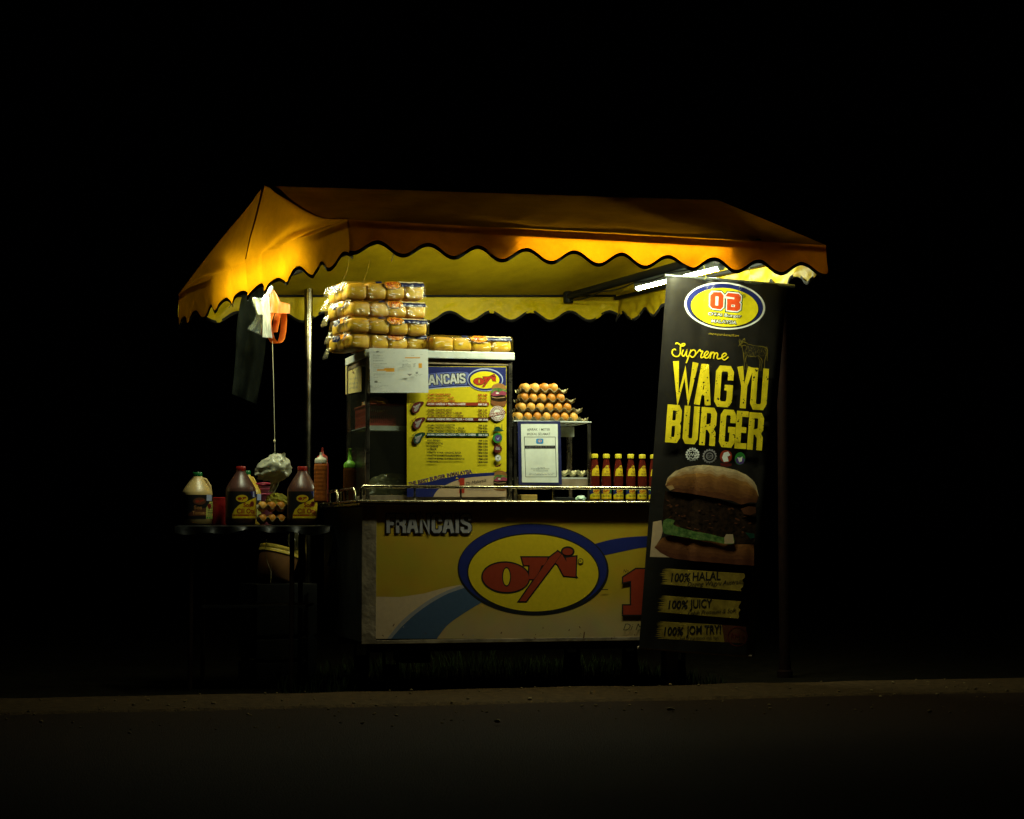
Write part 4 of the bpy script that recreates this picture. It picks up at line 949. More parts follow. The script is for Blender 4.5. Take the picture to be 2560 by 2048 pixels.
    mb.grid(tail, 10, 26); mb.build('film_tail', M['film_cloudy'], rt)
    return rt
mat('film_glint', (.75, .72, .58), .25, 0, .1)
film_mat('film_cloudy', (.95, .95, .9), .16, .12, .08, (.85, .82, .62))
z0 = ZT + .001
base = PY(878, 872, CY + .0); bx = base.x
bun_pack((bx + .004, CY + .002, z0), math.radians(12), 'wrapped bun pack at the bottom of the stack, resting on the tin cabinet top', 1, (0, math.radians(-.6)))
bun_pack((bx - .006, CY - .012, z0 + .068), math.radians(8), 'wrapped bun pack second from the bottom of the stack on the cabinet', 2, (math.radians(-.6), math.radians(.6)))
bun_pack((bx + .004, CY + .002, z0 + .137), math.radians(14), 'wrapped bun pack second from the top of the stack, set back on the left', 3, (math.radians(.8), math.radians(-1.0)))
bun_pack((bx - .012, CY - .002, z0 + .207), math.radians(10), 'puffed wrapped bun pack topmost on the stack, under the awning', 4, (0, math.radians(-2.2)), zs=1.1)
b5 = PY(1084, 874, CY + .01)
bun_pack((b5.x, CY + .01, z0), math.radians(1.5), 'single wrapped bun pack lying alone on the right half of the tin cabinet top', 5, zs=.96, nx=4, ny=2)

# ------------------------------------------------------------------ things inside the cabinet
bk = root('plastic_basket', (0.24, CY + .2, ZS), 'red slotted plastic basket on the shelf inside the glass cabinet', 'basket')
redpl = mat('red_basket_plastic', (0.30, 0.035, 0.02), .45, 0, .12, 10)
ba, bb = CX0 + .022, PY(1040, 1030, CY + .04).x + .12; y0_, y1_ = CY + .04, CY + .36; zt_ = PY(960, 1012, CY + .04).z
mb = MB()
def slotted(p, q, n, out):
    """a wall of upright bars between two solid bands"""
    d = (q - p); L = d.length; t = d / L
    for zz0, zz1 in ((ZS + .001, ZS + .012), (ZS + .042, ZS + .050), (zt_ - .022, zt_)):
        c_ = (p + q) / 2; mb.box((c_.x, c_.y, (zz0 + zz1) / 2), (L, .004, zz1 - zz0), math.atan2(d.y, d.x))
    for k in range(n):
        c_ = p + t * (L * (k + .5) / n); mb.box((c_.x, c_.y, (ZS + zt_) / 2 - .006), (L / n * .58, .003, zt_ - ZS - .014), math.atan2(d.y, d.x))
slotted(V((ba, y0_, 0)), V((bb, y0_, 0)), 36, -1); slotted(V((ba, y1_, 0)), V((bb, y1_, 0)), 36, 1)
slotted(V((ba, y0_, 0)), V((ba, y1_, 0)), 34, -1); slotted(V((bb, y0_, 0)), V((bb, y1_, 0)), 34, 1)
mb.build('slotted_wall', redpl, bk)
mb = MB(); mb.tube([(ba, y0_ - .004, zt_), (bb, y0_ - .004, zt_), (bb + .004, y0_, zt_), (bb + .004, y1_, zt_), (ba - .002, y1_ + .004, zt_), (ba - .003, y0_, zt_)], .005, 8, closed=True); mb.build('rim', redpl, bk, smooth=True)
mb = MB()
mb.blob((ba + .06, y0_ + .17, zt_ + .012), (.055, .09, .030), .22, 1.6, 3); tag(mb.build('bread_bag', mat('orange_wrapper', (.50, .24, .03), .3, 0, .3, 20, .5, 40), origin=(ba + .06, y0_ + .17, zt_)), 'orange yellow wrapped packet lying in the red basket inside the cabinet', 'packet')
mb = MB(); mb.blob((CX0 + .135, CY + .13, ZC + .055), (.10, .07, .055), .35, 2.0, 11); tag(mb.build('plastic_bag', film_mat('pale_bag', (.8, .82, .7), .10, .2, .55, (.40, .38, .22)), origin=(CX0 + .135, CY + .13, ZC)), 'crumpled clear plastic bag on the counter at the bottom of the cabinet', 'plastic bag')

# ------------------------------------------------------------------ egg rack with its glassy frame, to the right of the cabinet
RY = 0.12; rx0, rx1 = PY(1284, 1240, RY).x + .002, PY(1478, 1240, RY).x; RZ = PY(1400, 1053, RY).z; RD = .30
rk = root('egg_rack', ((rx0 + rx1) / 2, RY + RD / 2, ZC), 'small steel rack with egg trays piled on its top, right of the cabinet', 'rack')
for x in (rx0 + .007, rx1 - .007):
    for y in (RY + .007, RY + RD - .007):
        mb = MB(); mb.box2((x - .007, y - .007, ZC), (x + .007, y + .007, RZ - .006)); mb.build('corner_post', steel, rk, bevel=.0015)
mb = MB(); mb.box2((rx0 - .003, RY - .004, RZ - .0055), (rx1 + .001, RY + RD + .003, RZ)); mb.build('top_plate', galv, rk, bevel=.001)
zsh = PY(1440, 1194, RY + .02).z
mb = MB(); mb.box2((rx0 + .015, RY + .012, zsh - .006), (rx1 - .015, RY + RD - .012, zsh)); mb.build('shelf', galv, rk)
mb = MB(); mb.box2((rx0 + .015, RY + .002, zsh - .05), (rx1 - .015, RY + .006, zsh - .0065)); mb.build('lower_panel', steel_dull, rk)
mb = MB(); a1, a2 = PY(1403, 1067, RY + .2), PY(1459, 1093, RY + .2); mb.box2((a1.x, RY + .2, a2.z), (rx1 - .016, RY + .204, a1.z)); mb.build('back_panel', galv, rk)
mb = MB(); q = PY(1420, 1150, RY + RD - .03); mb.tube([(q.x, q.y, zsh), (q.x, q.y, RZ - .006)], .008, 10); mb.build('stay', steel, rk, smooth=True)

# egg trays: pulp sheets pressed into cups, rising to points between the eggs
pulp = mat('pulp_tray', (.24, .20, .10), .95, 0, .3, 30, .5, 80)
pulp2 = mat('pale_pulp_tray', (.40, .36, .19), .95, 0, .25, 30, .5, 80)
P_ = 0.0415
def tray(x0, y0, z, nx, ny, m, label, group='pulp egg trays', name='egg_tray', h=.017):
    mb = MB()
    def fn(a, b):
        x = -P_ / 2 + a * nx * P_; y = -P_ / 2 + b * ny * P_
        cx, cy = math.cos(2 * math.pi * x / P_), math.cos(2 * math.pi * y / P_)
        zz = h * (1 - .5 * (cx + 1) * .5 - .5 * (cy + 1) * .5) ** 1.25 * 1.5
        return V((x0 + x, y0 + y, z + zz + .0012 * noise.noise(V((x * 60, y * 60, z * 9)))))
    mb.grid(fn, nx * 12, ny * 12); mb.grid(lambda a, b: fn(a, b) + V((0, 0, -.0022)), nx * 12, ny * 12)
    # close the edge of the sheet
    for e in (0.0, 1.0):
        mb.grid(lambda a, b: fn(a, e) - V((0, 0, .0022 * b)), nx * 12, 1); mb.grid(lambda a, b: fn(e, a) - V((0, 0, .0022 * b)), ny * 12, 1)
    return tag(mb.build(name, m, smooth=True, origin=(x0 + (nx - 1) * P_ / 2, y0 + (ny - 1) * P_ / 2, z)), label, 'egg tray', group)
egg_m = [mat('egg_shell_' + n, c_, .45, 0, 0, 30, .06, 200, col2=c2) for n, c_, c2 in (('tan', (.52, .21, .018), (.58, .25, .025)), ('brown', (.44, .155, .010), (.50, .19, .015)), ('pale', (.62, .31, .045), (.66, .35, .06)))]
def egg_mesh(m):
    mb = MB(); pr = []
    for k in range(15):
        t = math.pi * k / 14; pr.append((max(.0004, .0193 * math.sin(t) * (1 - .10 * math.cos(t))), -.0232 * math.cos(t)))
    mb.lathe(pr, (0, 0, 0), 20); return mb
egg_p = []
def egg(p, label, group, k=None):
    k = random.randrange(3) if k is None else k
    if len(egg_p) <= 2 and k not in [e[0] for e in egg_p]:
        o = egg_mesh(k).build('egg', egg_m[k], smooth=True, angle=180, origin=(0, 0, 0)); egg_p.append((k, o))
    else:
        src = [e[1] for e in egg_p if e[0] == k][0]; o = src.copy(); S.collection.objects.link(o)
    o.location = p; o.rotation_euler = (R(-.25, .25), R(-.25, .25), R(0, 6)); tag(o, label, 'egg', group)
ROWS = [(1044, 1296, 24.1, 7, 'lowest'), (1020.5, 1304.5, 23.65, 6, 'second'), (997, 1310, 23.7, 5, 'third'), (973, 1313.6, 24.5, 4, 'topmost')]
EY = RY + .035
for ri, (py, px0, st, n, wd) in enumerate(ROWS):
    e0 = PY(px0, py, EY); z = PY(px0 + 40, py, EY).z
    grp = 'eggs in the %s tray' % wd
    tl = e0.x - P_ * (0 if ri else 0)
    tray(tl - (P_ * .0), EY, z - .0225, n + (1 if ri else 1), 3, pulp if ri < 3 else pulp2, 'grey pulp egg tray holding %d visible eggs, %s of the pile on the rack' % (n, wd), 'pulp egg trays piled on the rack')
    for j in range(2):
        for i in range(n): egg((tl + i * P_ * (st / 24.0), EY + j * P_, z + .002 + R(-.0015, .0015)), 'brown egg sitting in the %s tray of the pile' % wd, grp)
tray(PY(1408, 1188, RY + .05).x, RY + .05, zsh + .0035, 3, 3, pulp2, 'pale empty egg tray lying on the lower shelf of the rack', h=.02)

# framed notice leaning on the rack
fy = RY - .012
fr = root('framed_notice', PY(1350, 1214, fy), 'blue bordered notice with a white page leaning against the egg rack', 'notice')
mb = MB(); vs = [PY(*q, fy) for q in ((1294, 1053), (1401, 1053), (1405, 1212), (1297, 1213))]
mb.add(vs + [v + V((0, .008, 0)) for v in vs], [(0, 1, 2, 3), (7, 6, 5, 4), (0, 4, 5, 1), (1, 5, 6, 2), (2, 6, 7, 3), (3, 7, 4, 0)]); mb.build('frame', mat('blue_frame', (.012, .016, .085), .45, 0, .2, 20), fr, bevel=.001)
c = Canvas(lambda x, y, h: PY(x, y, fy - .001 - h), step=.00006)
c.tf = lambda x, y: (1260 + x / 4.793, 920 + y / 4.793)
c.poly([(203, 672), (643, 672), (652, 1374), (216, 1372)], mat('notice_paper', (.68, .72, .64), .8, 0, .12, 14))
c.text('#JARAK 1 METER', 278, 752, 274, 30, I_blk, 0, .006); c.text('#KEKAL SELAMAT', 273, 806, 281, 30, I_blk, 0, .006)
c.line([(244, 828), (614, 828), (628, 1306), (260, 1306)], 6, I_blk, closed=True)
rr = []
for ax_, ay_, s0 in ((455, 862, -90), (455, 895, 0), (402, 895, 90), (402, 862, 180)):
    for k in range(5): a = math.radians(s0 + k * 22.5); rr.append((ax_ + 17 * math.cos(a), ay_ + 15 * math.sin(a)))
c.poly(rr, ink('badge_blue', (.02, .22, .55))); c.ellipse(430, 876, 22, 17, I_org); c.ellipse(430, 876, 15, 12, M['ink_badge_blue']); c.poly([(424, 868), (438, 878), (424, 886)], I_wht)
c.poly([(247, 930), (612, 930), (613, 966), (248, 966)], I_blk)
x = 262
while x < 600: l = R(10, 34); c.line([(x, 947), (min(604, x + l), 947)], 5, I_gry); x += l + 7
c.text('OTAI Burger Seri Kangsar', 324, 1212, 224, 15, tx); c.text('KP Kampung Pinang', 352, 1234, 172, 14, tx)
for y in (1192, 1262, 1278): 
    x = 300 if y > 1200 else 400
    while x < (580 if y > 1200 else 470): l = R(12, 40); c.line([(x, y), (x + l, y)], 4, I_gry); x += l + 7
c.build('printed_page', fr)

# ------------------------------------------------------------------ sauce bottles in a row
def cyl_fn(rf, cx=0, cy=0, face=-math.pi / 2 - TH * .8):
    def fn(x, z, h):
        r = rf(z); a = face + x / max(r, .004); return V((cx + (r + h) * math.cos(a), cy + (r + h) * math.sin(a), z))
    return fn
sauce = mat('sauce_glass', (.085, .010, .006), .12, 0, .2, 6, spec=.6)
cap_y = mat('yellow_cap', (.62, .52, .02), .4, 0, .05)
BP = [(.0195, 0), (.0222, .003), (.0225, .05), (.0222, .112), (.0195, .14), (.0150, .170), (.0125, .182), (.0120, .190), (.0130, .1915)]
def rad(prof, z):
    for (r0, z0_), (r1, z1) in zip(prof, prof[1:]):
        if z0_ <= z <= z1: return r0 + (r1 - r0) * (z - z0_) / max(1e-6, z1 - z0_)
    return prof[-1][0]
def sauce_bottle():
    rt = root('sauce_bottle', (0, 0, 0), '-', 'bottle', 'chilli sauce bottles in a row')
    mb = MB(); mb.lathe(BP, (0, 0, 0), 28); mb.build('glass_body', sauce, rt, smooth=True, angle=60)
    mb = MB(); mb.lathe([(.0135, .1895), (.0150, .1905), (.0152, .2045), (.0142, .2075), (.010, .2085)], (0, 0, 0), 28); mb.build('cap', cap_y, rt, smooth=True, angle=50)
    c = Canvas(cyl_fn(lambda z: rad(BP, z)), lim=.004, step=.00005)
    sh = [(-.022, .113), (.021, .113), (.018, .140), (.013, .155)] + [(.008 + .0105 * math.cos(a), .150 + .0085 * math.sin(a)) for a in [math.radians(20 + k * 20) for k in range(9)]] + [(-.006, .147), (-.015, .142), (-.020, .130)]
    c.poly(sh, I_yel); c.ellipse(.007, .1495, .0088, .0062, I_mar, 0, 20); c.ellipse(.007, .1495, .0074, .0048, I_yel, 0, 20); c.ellipse(.003, .1495, .0028, .0022, I_mar, 0, 12); c.poly([(.006, .1515), (.0115, .152), (.010, .1475), (.007, .1475)], I_mar)
    c.tf = lambda x, y: (x, -y)
    c.text('Sos', .001, -.1290, .011, .0070, I_mar, 0, .02); c.text('CILI OTAI', -.006, -.1175, .025, .0078, I_mar, 0, .02)
    c.build('neck_label', rt, smooth=True, angle=180)
    c = Canvas(cyl_fn(lambda z: rad(BP, z)), lim=.004, step=.00005)
    c.rect(-.046, .012, .046, .058, I_navy); c.poly([(-.046, .012), (.046, .012), (.046, .031), (.020, .036), (-.016, .036), (-.046, .028)], M['ink_poster_lemon']); c.poly([(.014, .045), (.03, .058), (.04, .05), (.032, .036)], I_grn); c.poly([(-.03, .058), (-.018, .058), (-.026, .044)], I_grn)
    c.ellipse(.002, .0455, .0178, .0125, I_brn, 0, 28); c.ellipse(.002, .0455, .0165, .0112, I_org, 0, 28); c.ellipse(.002, .0455, .0148, .0098, I_yel, 0, 28)
    c.ellipse(-.005, .0452, .0060, .0045, I_red, 0, 16); c.poly([(.000, .050), (.014, .051), (.012, .046), (.006, .046), (.001, .0395), (-.001, .0395), (.003, .046)], I_red); c.ellipse(-.005, .0452, .0014, .0026, I_yel, 0, 10)
    c.tf = lambda x, y: (x, -y)
    c.text('CILI OTAI', -.017, -.0215, .034, .0085, I_mar, 0, .03); c.rect(-.046, -.0165, .046, -.0145, I_org)
    c.build('body_label', rt, smooth=True, angle=180)
    return rt
sb = sauce_bottle(); OB = 0.10
for i, (px, lab) in enumerate(((1487, 'chilli sauce bottle touching the egg rack, first of the row on the counter'), (1516, 'chilli sauce bottle second from the egg rack in the counter row'), (1546, 'chilli sauce bottle third from the egg rack in the counter row'),
                               (1577, 'chilli sauce bottle third from the banner in the counter row'), (1606, 'chilli sauce bottle second from the banner in the counter row'), (1634, 'chilli sauce bottle half hidden by the banner edge, last of the row'))):
    o = sb if i == 0 else copy_tree(sb)
    p = PY(px, 1235, OB); o.location = (p.x, OB, ZC); o['label'] = lab; o.rotation_euler = (0, 0, R(-.25, .25))
    o.scale = (.96, .96, 1.0)

# ------------------------------------------------------------------ squeeze bottles at the counter's left end
def squeeze(px, py_top, y, r, label, bc, cc, nozzle, ridges=True, hx=1.0):
    t = PY(px, py_top, y); h = t.z - ZC
    rt = root('squeeze_bottle', (t.x, y, ZC), label, 'bottle', 'squeeze bottles')
    hb = h * hx; nb = 40; pr = []
    for k in range(nb + 1):
        z = hb * k / nb; q = .0006 * (math.sin(k * 1.57) if ridges and 4 < k < nb - 4 else 0); pr.append((r * (1.0 if z < hb * .88 else 1 - .25 * ((z - hb * .88) / (hb * .12)) ** 2) + q - (.003 if k == 0 else 0), z))
    mb = MB(); mb.lathe(pr, (t.x, y, ZC), 24); mb.build('squeeze_body', bc, rt, smooth=True, angle=60)
    z1 = hb; rc = r * .92
    mb = MB(); mb.lathe([(rc, z1 - .004), (rc * 1.02, z1 + .008), (rc * .9, z1 + .016), (nozzle * 1.5, z1 + .024), (nozzle, z1 + .030), (nozzle * .62, h - .004), (nozzle * .8, h - .001), (nozzle * .6, h)], (t.x, y, ZC), 20); mb.build('nozzle_cap', cc, rt, smooth=True, angle=60)
orange_b = mat('orange_sauce_bottle', (.48, .13, .02), .4, 0, .12, 20); red_b = mat('red_squeeze', (.28, .02, .012), .4, 0, .1); white_c = mat('cream_cap', (.72, .70, .52), .5, 0, .05); green_c = mat('green_cap', (.16, .42, .03), .45, 0, .1)
brown_b = film_mat('clear_brown_bottle', (.5, .3, .12), .06, .2, .55, (.22, .085, .02))
squeeze(802, 1131, .50, .029, 'orange ridged squeeze bottle with a cream nozzle cap by the side rail', orange_b, white_c, .006, hx=.80)
squeeze(806, 1120, .60, .027, 'red squeeze bottle with a tall pointed red nozzle behind the orange one', red_b, red_b, .007, False, .78)
squeeze(875, 1122, .36, .029, 'brown sauce squeeze bottle with a bright green nozzle cap beside the cabinet glass', brown_b, green_c, .0095, False, .66)

# bits on the counter behind the rail
mb = MB(); a1, a2 = PY(1300, 1237, .05), PY(1340, 1250, .05); mb.box2((a1.x, .03, ZC), (a2.x, .09, a1.z)); tag(mb.build('carton', mat('ochre_carton', (.40, .27, .05), .8, 0, .2, 20), bevel=.002, origin=((a1.x + a2.x) / 2, .06, ZC)), 'low ochre carton on the counter behind the rail under the framed notice', 'box')
p = PY(1452, 1244, .06); mb = MB(); mb.blob((p.x, .06, ZC + .012), (.022, .02, .013), .4, 2, 4, 16, 10); tag(mb.build('sachet_pile', mat('mint_wrapper', (.35, .50, .36), .4, 0, .3, 60), origin=(p.x, .06, ZC)), 'small crumpled mint green wrapper on the counter behind the rail', 'wrapper')
p = PY(1385, 1246, .07); mb = MB(); mb.box2((p.x, .05, ZC), (p.x + .085, .10, ZC + .018)); tag(mb.build('utensil_tray', darkpaint, bevel=.003, origin=(p.x + .04, .07, ZC)), 'low dark utensil tray on the counter below the egg rack', 'tray')

# ------------------------------------------------------------------ side table with its jugs
TD = 8.85; tz = U(690, 1313, TD).z
tc_ = U(632, 1330, TD + .18)
tb = root('side_table', (tc_.x, tc_.y, -.05), 'dark folding side table holding sauce jugs at the left of the cart', 'table')
tl_, tr_ = U(446, 1313, TD), U(818, 1313, TD)
ux = (tr_ - tl_); ux.z = 0; ux.normalize(); uy = V((-ux.y, ux.x, 0)); TL_ = (tr_ - tl_).length; TDp = .46; to = V((tl_.x, tl_.y, 0))
def tp(a, b, z): return to + ux * a + uy * b + V((0, 0, z))
rzT = math.atan2(ux.y, ux.x)
mb = MB(); mb.box(tp(TL_ / 2, TDp / 2, tz - .016), (TL_ - .01, TDp - .01, .022), rzT); mb.build('table_top', darkpaint, tb, bevel=.003)
for a in (.05, TL_ - .16):
    for b in (.05, TDp - .05):
        mb = MB(); mb.tube([tp(a, b, tz - .027), tp(a, b, -.05)], .011, 10); mb.build('leg', mat('brown_leg', (.016, .006, .003), .5, .2, .3, 20), tb, smooth=True)
mb = MB(); mb.box(tp(TL_ / 2, TDp / 2, .32), (TL_ - .20, TDp - .08, .012), rzT); mb.build('lower_shelf', darkpaint, tb)
# glossy black cloth, hanging in folds at the right end
cloth = mat('black_plastic_sheet', (.006, .0065, .0065), .34, 0, .2, 30, .25, 40, .25)
mb = MB()
def cl(u, v):
    a = -.012 + (TL_ + .024) * u; b = -.012 + (TDp + .024) * v; z = tz
    z += .0015 * noise.noise(V((a * 14, b * 14, 1))) - .010 * max(0, 1 - abs(u - .30) / .12) * max(0, 1 - v * 5)
    if u == 0 or u == 1 or v == 0 or v == 1: z -= .006
    return tp(a, b, z)
mb.grid(cl, 60, 24)
def hang_f(u, v):
    a = -.014 + (TL_ + .028) * u; dr = .026 + .008 * math.sin(u * 9) + .006 * math.sin(u * 23)
    return tp(a, -.014 - .012 * v * math.sin(u * 34) - .006 * v, tz - .006 - dr * v)
mb.grid(hang_f, 90, 6)
def hang_r(u, v):
    b = -.014 + (TDp + .028) * u; dr = .20 - .05 * math.sin(u * 5)
    return tp(TL_ + .014 + .022 * v * math.sin(u * 26 + 1) + .012 * math.sin(v * 3), b - .01 * v, tz - .006 - dr * v)
mb.grid(hang_r, 50, 10)
tag(mb.build('table_cloth', cloth, smooth=True, angle=180, origin=tp(TL_ / 2, TDp / 2, tz)), 'glossy black plastic sheet draped over the side table', 'tablecloth')
JP = [(.058, 0), (.065, .006), (.066, .05), (.066, .155), (.063, .168), (.052, .188), (.036, .214), (.0225, .236), (.0215, .243)]
def jug(px, d, hs, label, body, capc, kind, handle=True, zs=1.0):
    p = U(px, 1311, d); rt = root('sauce_jug', (0, 0, 0), label, 'jug', 'large sauce jugs on the side table'); OFF[rt] = V((0, 0, 0))
    mb = MB(); mb.lathe(JP, (0, 0, 0), 36, sq=2.6); mb.build('jug_body', body, rt, smooth=True, angle=50)
    mb = MB(); mb.lathe([(.0215, .243), (.0222, .244), (.0222, .260), (.0205, .2635), (.015, .264)], (0, 0, 0), 26); mb.build('cap', capc, rt, smooth=True, angle=50)
    if handle:
        mb = MB(); mb.tube(V and [V((.018, .004, .235)), V((.040, .006, .228)), V((.060, .006, .195)), V((.0645, .005, .165)), V((.0645, .004, .14))], [.006, .008, .008, .0075, .006], 10); mb.build('handle', body, rt, smooth=True)
    def rf(z): return rad(JP, z) * 1.0
    def fn(x, z, h):
        a = -math.pi / 2 - TH * .5 + x / .066; q = (abs(math.cos(a)) ** 2.6 + abs(math.sin(a)) ** 2.6) ** (-1 / 2.6); r = rf(z) * q + h + .0006
        return V((r * math.cos(a), r * math.sin(a), z))
    c = Canvas(fn, lim=.008, step=.00007)
    if kind == 'chili':
        c.rect(-.075, .030, .085, .150, I_blk); c.poly([(.036, .150), (.085, .150), (.085, .118), (.050, .122)], I_navy); c.poly([(.05, .150), (.06, .150), (.06, .126), (.05, .126)], I_pale)
        c.poly([(-.042, .030), (.085, .030), (.085, .128)] + [(.05, .118), (.02, .104), (-.012, .090), (-.032, .068), (-.041, .046)], I_yel)
        ov, t1 = I_dred, I_dred
        c.rect(-.040, .040, .085, .047, I_dred)
    else:
        c.rect(-.075, .030, .085, .150, I_blk); c.poly([(.030, .030), (.085, .030), (.085, .118), (.048, .116), (.030, .085)], ink('label_lime', (.45, .45, .10))); c.rect(.032, .120, .062, .150, I_pale)
        c.poly([(-.05, .045), (.03, .045), (.03, .085), (-.02, .075), (-.045, .060)], I_brn)
        for k in range(8): c.line([(.036 + R(0, .004), .105 - k * .0085), (.075 + R(-.01, .004), .105 - k * .0085 + R(-.002, .002))], .0022, I_dgn)
        t1 = I_tan
        for k in range(5): c.ellipse(.036 + k * .010, .0365, .004, .004, I_grn, 0, 8)
    c.ellipse(.000, .118, .029, .0195, I_blk, 0, 30); c.ellipse(.000, .118, .0275, .018, I_brn, 0, 30); c.ellipse(.000, .118, .0255, .0162, I_yel if kind == 'chili' else I_brn, 0, 30)
    c.ellipse(-.010, .1175, .0095, .0070, I_dred, 0, 16); c.poly([(.000, .124), (.020, .126), (.017, .118), (.009, .117), (.001, .108), (-.002, .108), (.004, .118)], I_dred)
    c.ellipse(.046, .094, .0105, .0125, I_dred, 0, 18); c.ellipse(.046, .094, .0085, .0105, I_mar, 0, 18)
    c.tf = lambda x, y: (x, -y)
    if kind == 'chili': c.text('Sos', .006, -.080, .034, .020, t1, 0, .03); c.text('Cili Otai', -.022, -.052, .085, .022, t1, 0, .03)
    else: c.text('Sos', -.024, -.078, .034, .019, t1, 0, .02); c.text('Tomato', -.030, -.052, .060, .018, t1, 0, .02)
    c.build('label_sheet', rt, smooth=True, angle=180)
    rt.location = (p.x, p.y, tz + .001); rt.rotation_euler = (0, 0, hs); rt.scale = (1, 1, zs); return rt
chili_j = mat('brown_sauce_jug', (.075, .030, .022), .32, 0, .2, 14); mayo_j = mat('cream_sauce_jug', (.46, .33, .13), .35, 0, .1, 14); yell_j = mat('yellow_jug', (.50, .33, .03), .4, 0, .15, 20); red_c = mat('red_jug_cap', (.26, .012, .008), .3, 0, .1); grn_c = mat('green_jug_cap', (.008, .12, .025), .3, 0, .1)
jug(755, 9.0, 0, 'brown chilli sauce jug with a red cap at the right end of the side table', chili_j, red_c, 'chili', False)
jug(601, 9.0, .1, 'brown chilli sauce jug with a red cap and a torn label, mid table', chili_j, red_c, 'chili', False)
jug(492, 9.0, .2, 'cream coloured sauce jug with a green cap at the left end of the side table', mayo_j, grn_c, 'tomato', True, .90)
jug(613, 9.18, .4, 'yellow jug with a green cap standing behind the torn label jug', yell_j, grn_c, 'tomato', True, .95)
p = U(546, 1310, 9.1); mb = MB(); mb.lathe([(.043, 0), (.045, .003), (.045, .118), (.047, .120), (.047, .124), (.043, .126)], (p.x, p.y, tz + .001), 28); rc_ = mb.build('canister', mat('red_tin', (.26, .012, .012), .28, 0, .1), smooth=True, origin=(p.x, p.y, tz)); tag(rc_, 'red canister standing between the cream jug and the torn label jug', 'canister')
# pink basket behind the jugs
p = U(658, 1310, 9.24); pk = root('pink_basket', (p.x, p.y, tz), 'pink plastic basket behind the egg trays on the side table', 'basket'); pinkm = mat('pink_plastic', (.34, .015, .07), .4, 0, .1)
zt_ = U(658, 1210, 9.24).z
for k, zz in enumerate((zt_, zt_ - .026, zt_ - .05)):
    mb = MB(); mb.tube([(p.x + .052 * math.cos(a), p.y + .045 * math.sin(a), zz + .002 * math.sin(a * 3)) for a in [i * math.pi / 16 for i in range(32)]], .0042, 8, closed=True); mb.build('rim', pinkm, pk, smooth=True)
mb = MB(); mb.lathe([(.038, tz), (.046, zt_ - .05), (.050, zt_ - .012)], (p.x, p.y, 0), 24); mb.build('basket_wall', mat('dark_pink', (.10, .01, .025), .5, 0, .2), pk, smooth=True)
# two small egg trays with eggs
ex = U(676, 1300, 8.98)
for lv, (py, nm) in enumerate(((1308, 'lower'), (1277, 'upper'))):
    q = U(668, py, 8.98)
    tray(q.x - .5 * P_, q.y, q.z - .004, 3, 2, pulp2, 'pale pulp egg tray on the side table, %s of the two' % nm, 'egg trays on the side table', h=.022)
    for i in range(3):
        for j in range(2): egg((q.x + (i - .5) * P_, q.y + j * P_, q.z + .018), 'brown egg in the %s of the two side table trays' % nm, 'eggs in the %s side table tray' % nm)
q = U(692, 1264, 9.02); mb = MB()
vsb = [U(x, y, 9.02 + dd) for dd in (0, .07) for x, y in ((663, 1262), (690, 1238), (712, 1224), (716, 1262))]
mb.blob(U(692, 1252, 9.06), (.048, .03, .030), .35, 1.7, 21, 24, 14); tag(mb.build('produce_bag', mat('lime_plastic_bag', (.50, .47, .05), .35, 0, .25, 40, .6, 50), origin=q), 'crumpled lime yellow bag on top of the upper egg tray', 'bag')
# tub with a yellow lid and brown bucket on the lower shelf
q = U(695, 1398, 9.55); ax = Matrix.Rotation(math.radians(14), 3, 'Y') @ Matrix.Rotation(math.radians(-6), 3, 'X')
tub = root('food_tub', (q.x, q.y, q.z - .11), 'tilted brown tub with a crumpled yellow lid seen below the side table top', 'tub')
def tilted(prof, nm, m):
    mb = MB(); mb.lathe(prof, (0, 0, 0), 32); mb.v = [ax @ v + V((q.x, q.y, q.z)) for v in mb.v]; mb.build(nm, m, tub, smooth=True, angle=50)
tilted([(.075, -.10), (.085, -.09), (.093, .018)], 'tub_body', mat('brown_tub', (.16, .07, .02), .5, 0, .15, 20))
tilted([(.094, .020), (.099, .021), (.100, .033), (.097, .036), (.100, .039), (.099, .052), (.088, .056)], 'lid', mat('yellow_lid', (.46, .34, .05), .3, 0, .25, 25, .4, 50))
ck = root('plastic_crate', (q.x, q.y, -.05), 'dark slatted crate that holds up the brown tub behind the side table', 'crate')
for z_a, z_b in ((-.05, .04), (.06, .15), (.17, q.z - .115)):
    mb = MB(); mb.box((q.x, q.y, (z_a + z_b) / 2), (.30, .26, z_b - z_a), .2); mb.build('slat_ring', darkpaint, ck, bevel=.003)
for i_ in (-1, 1):
    for j_ in (-1, 1):
        mb = MB(); mb.box((q.x + i_ * .12 - j_ * .02, q.y + j_ * .10, (q.z - .17) / 2 - .01), (.03, .03, q.z - .12), .2); mb.build('corner', darkpaint, ck)
q2 = U(738, 1350, 9.5); mb = MB(); mb.blob(q2, (.032, .03, .045), .3, 2, 31, 20, 12); tag(mb.build('plastic_bag', film_mat('dim_bag', (.8, .8, .7), .08, .25, .5, (.12, .11, .06)), origin=q2), 'dim crumpled plastic bag beside the yellow lid of the tub, near the pole foot', 'plastic bag')
mb = MB(); mb.tube([U(667, 1348, 8.86), U(664, 1376, 8.85), U(668, 1405, 8.86), U(678, 1430, 8.86), U(677, 1456, 8.86)], .0012, 6); tag(mb.build('twine', mat('pale_twine', (.45, .40, .25), .8), origin=U(667, 1348, 8.86)), 'thin pale twine dangling under the side table front edge', 'twine')

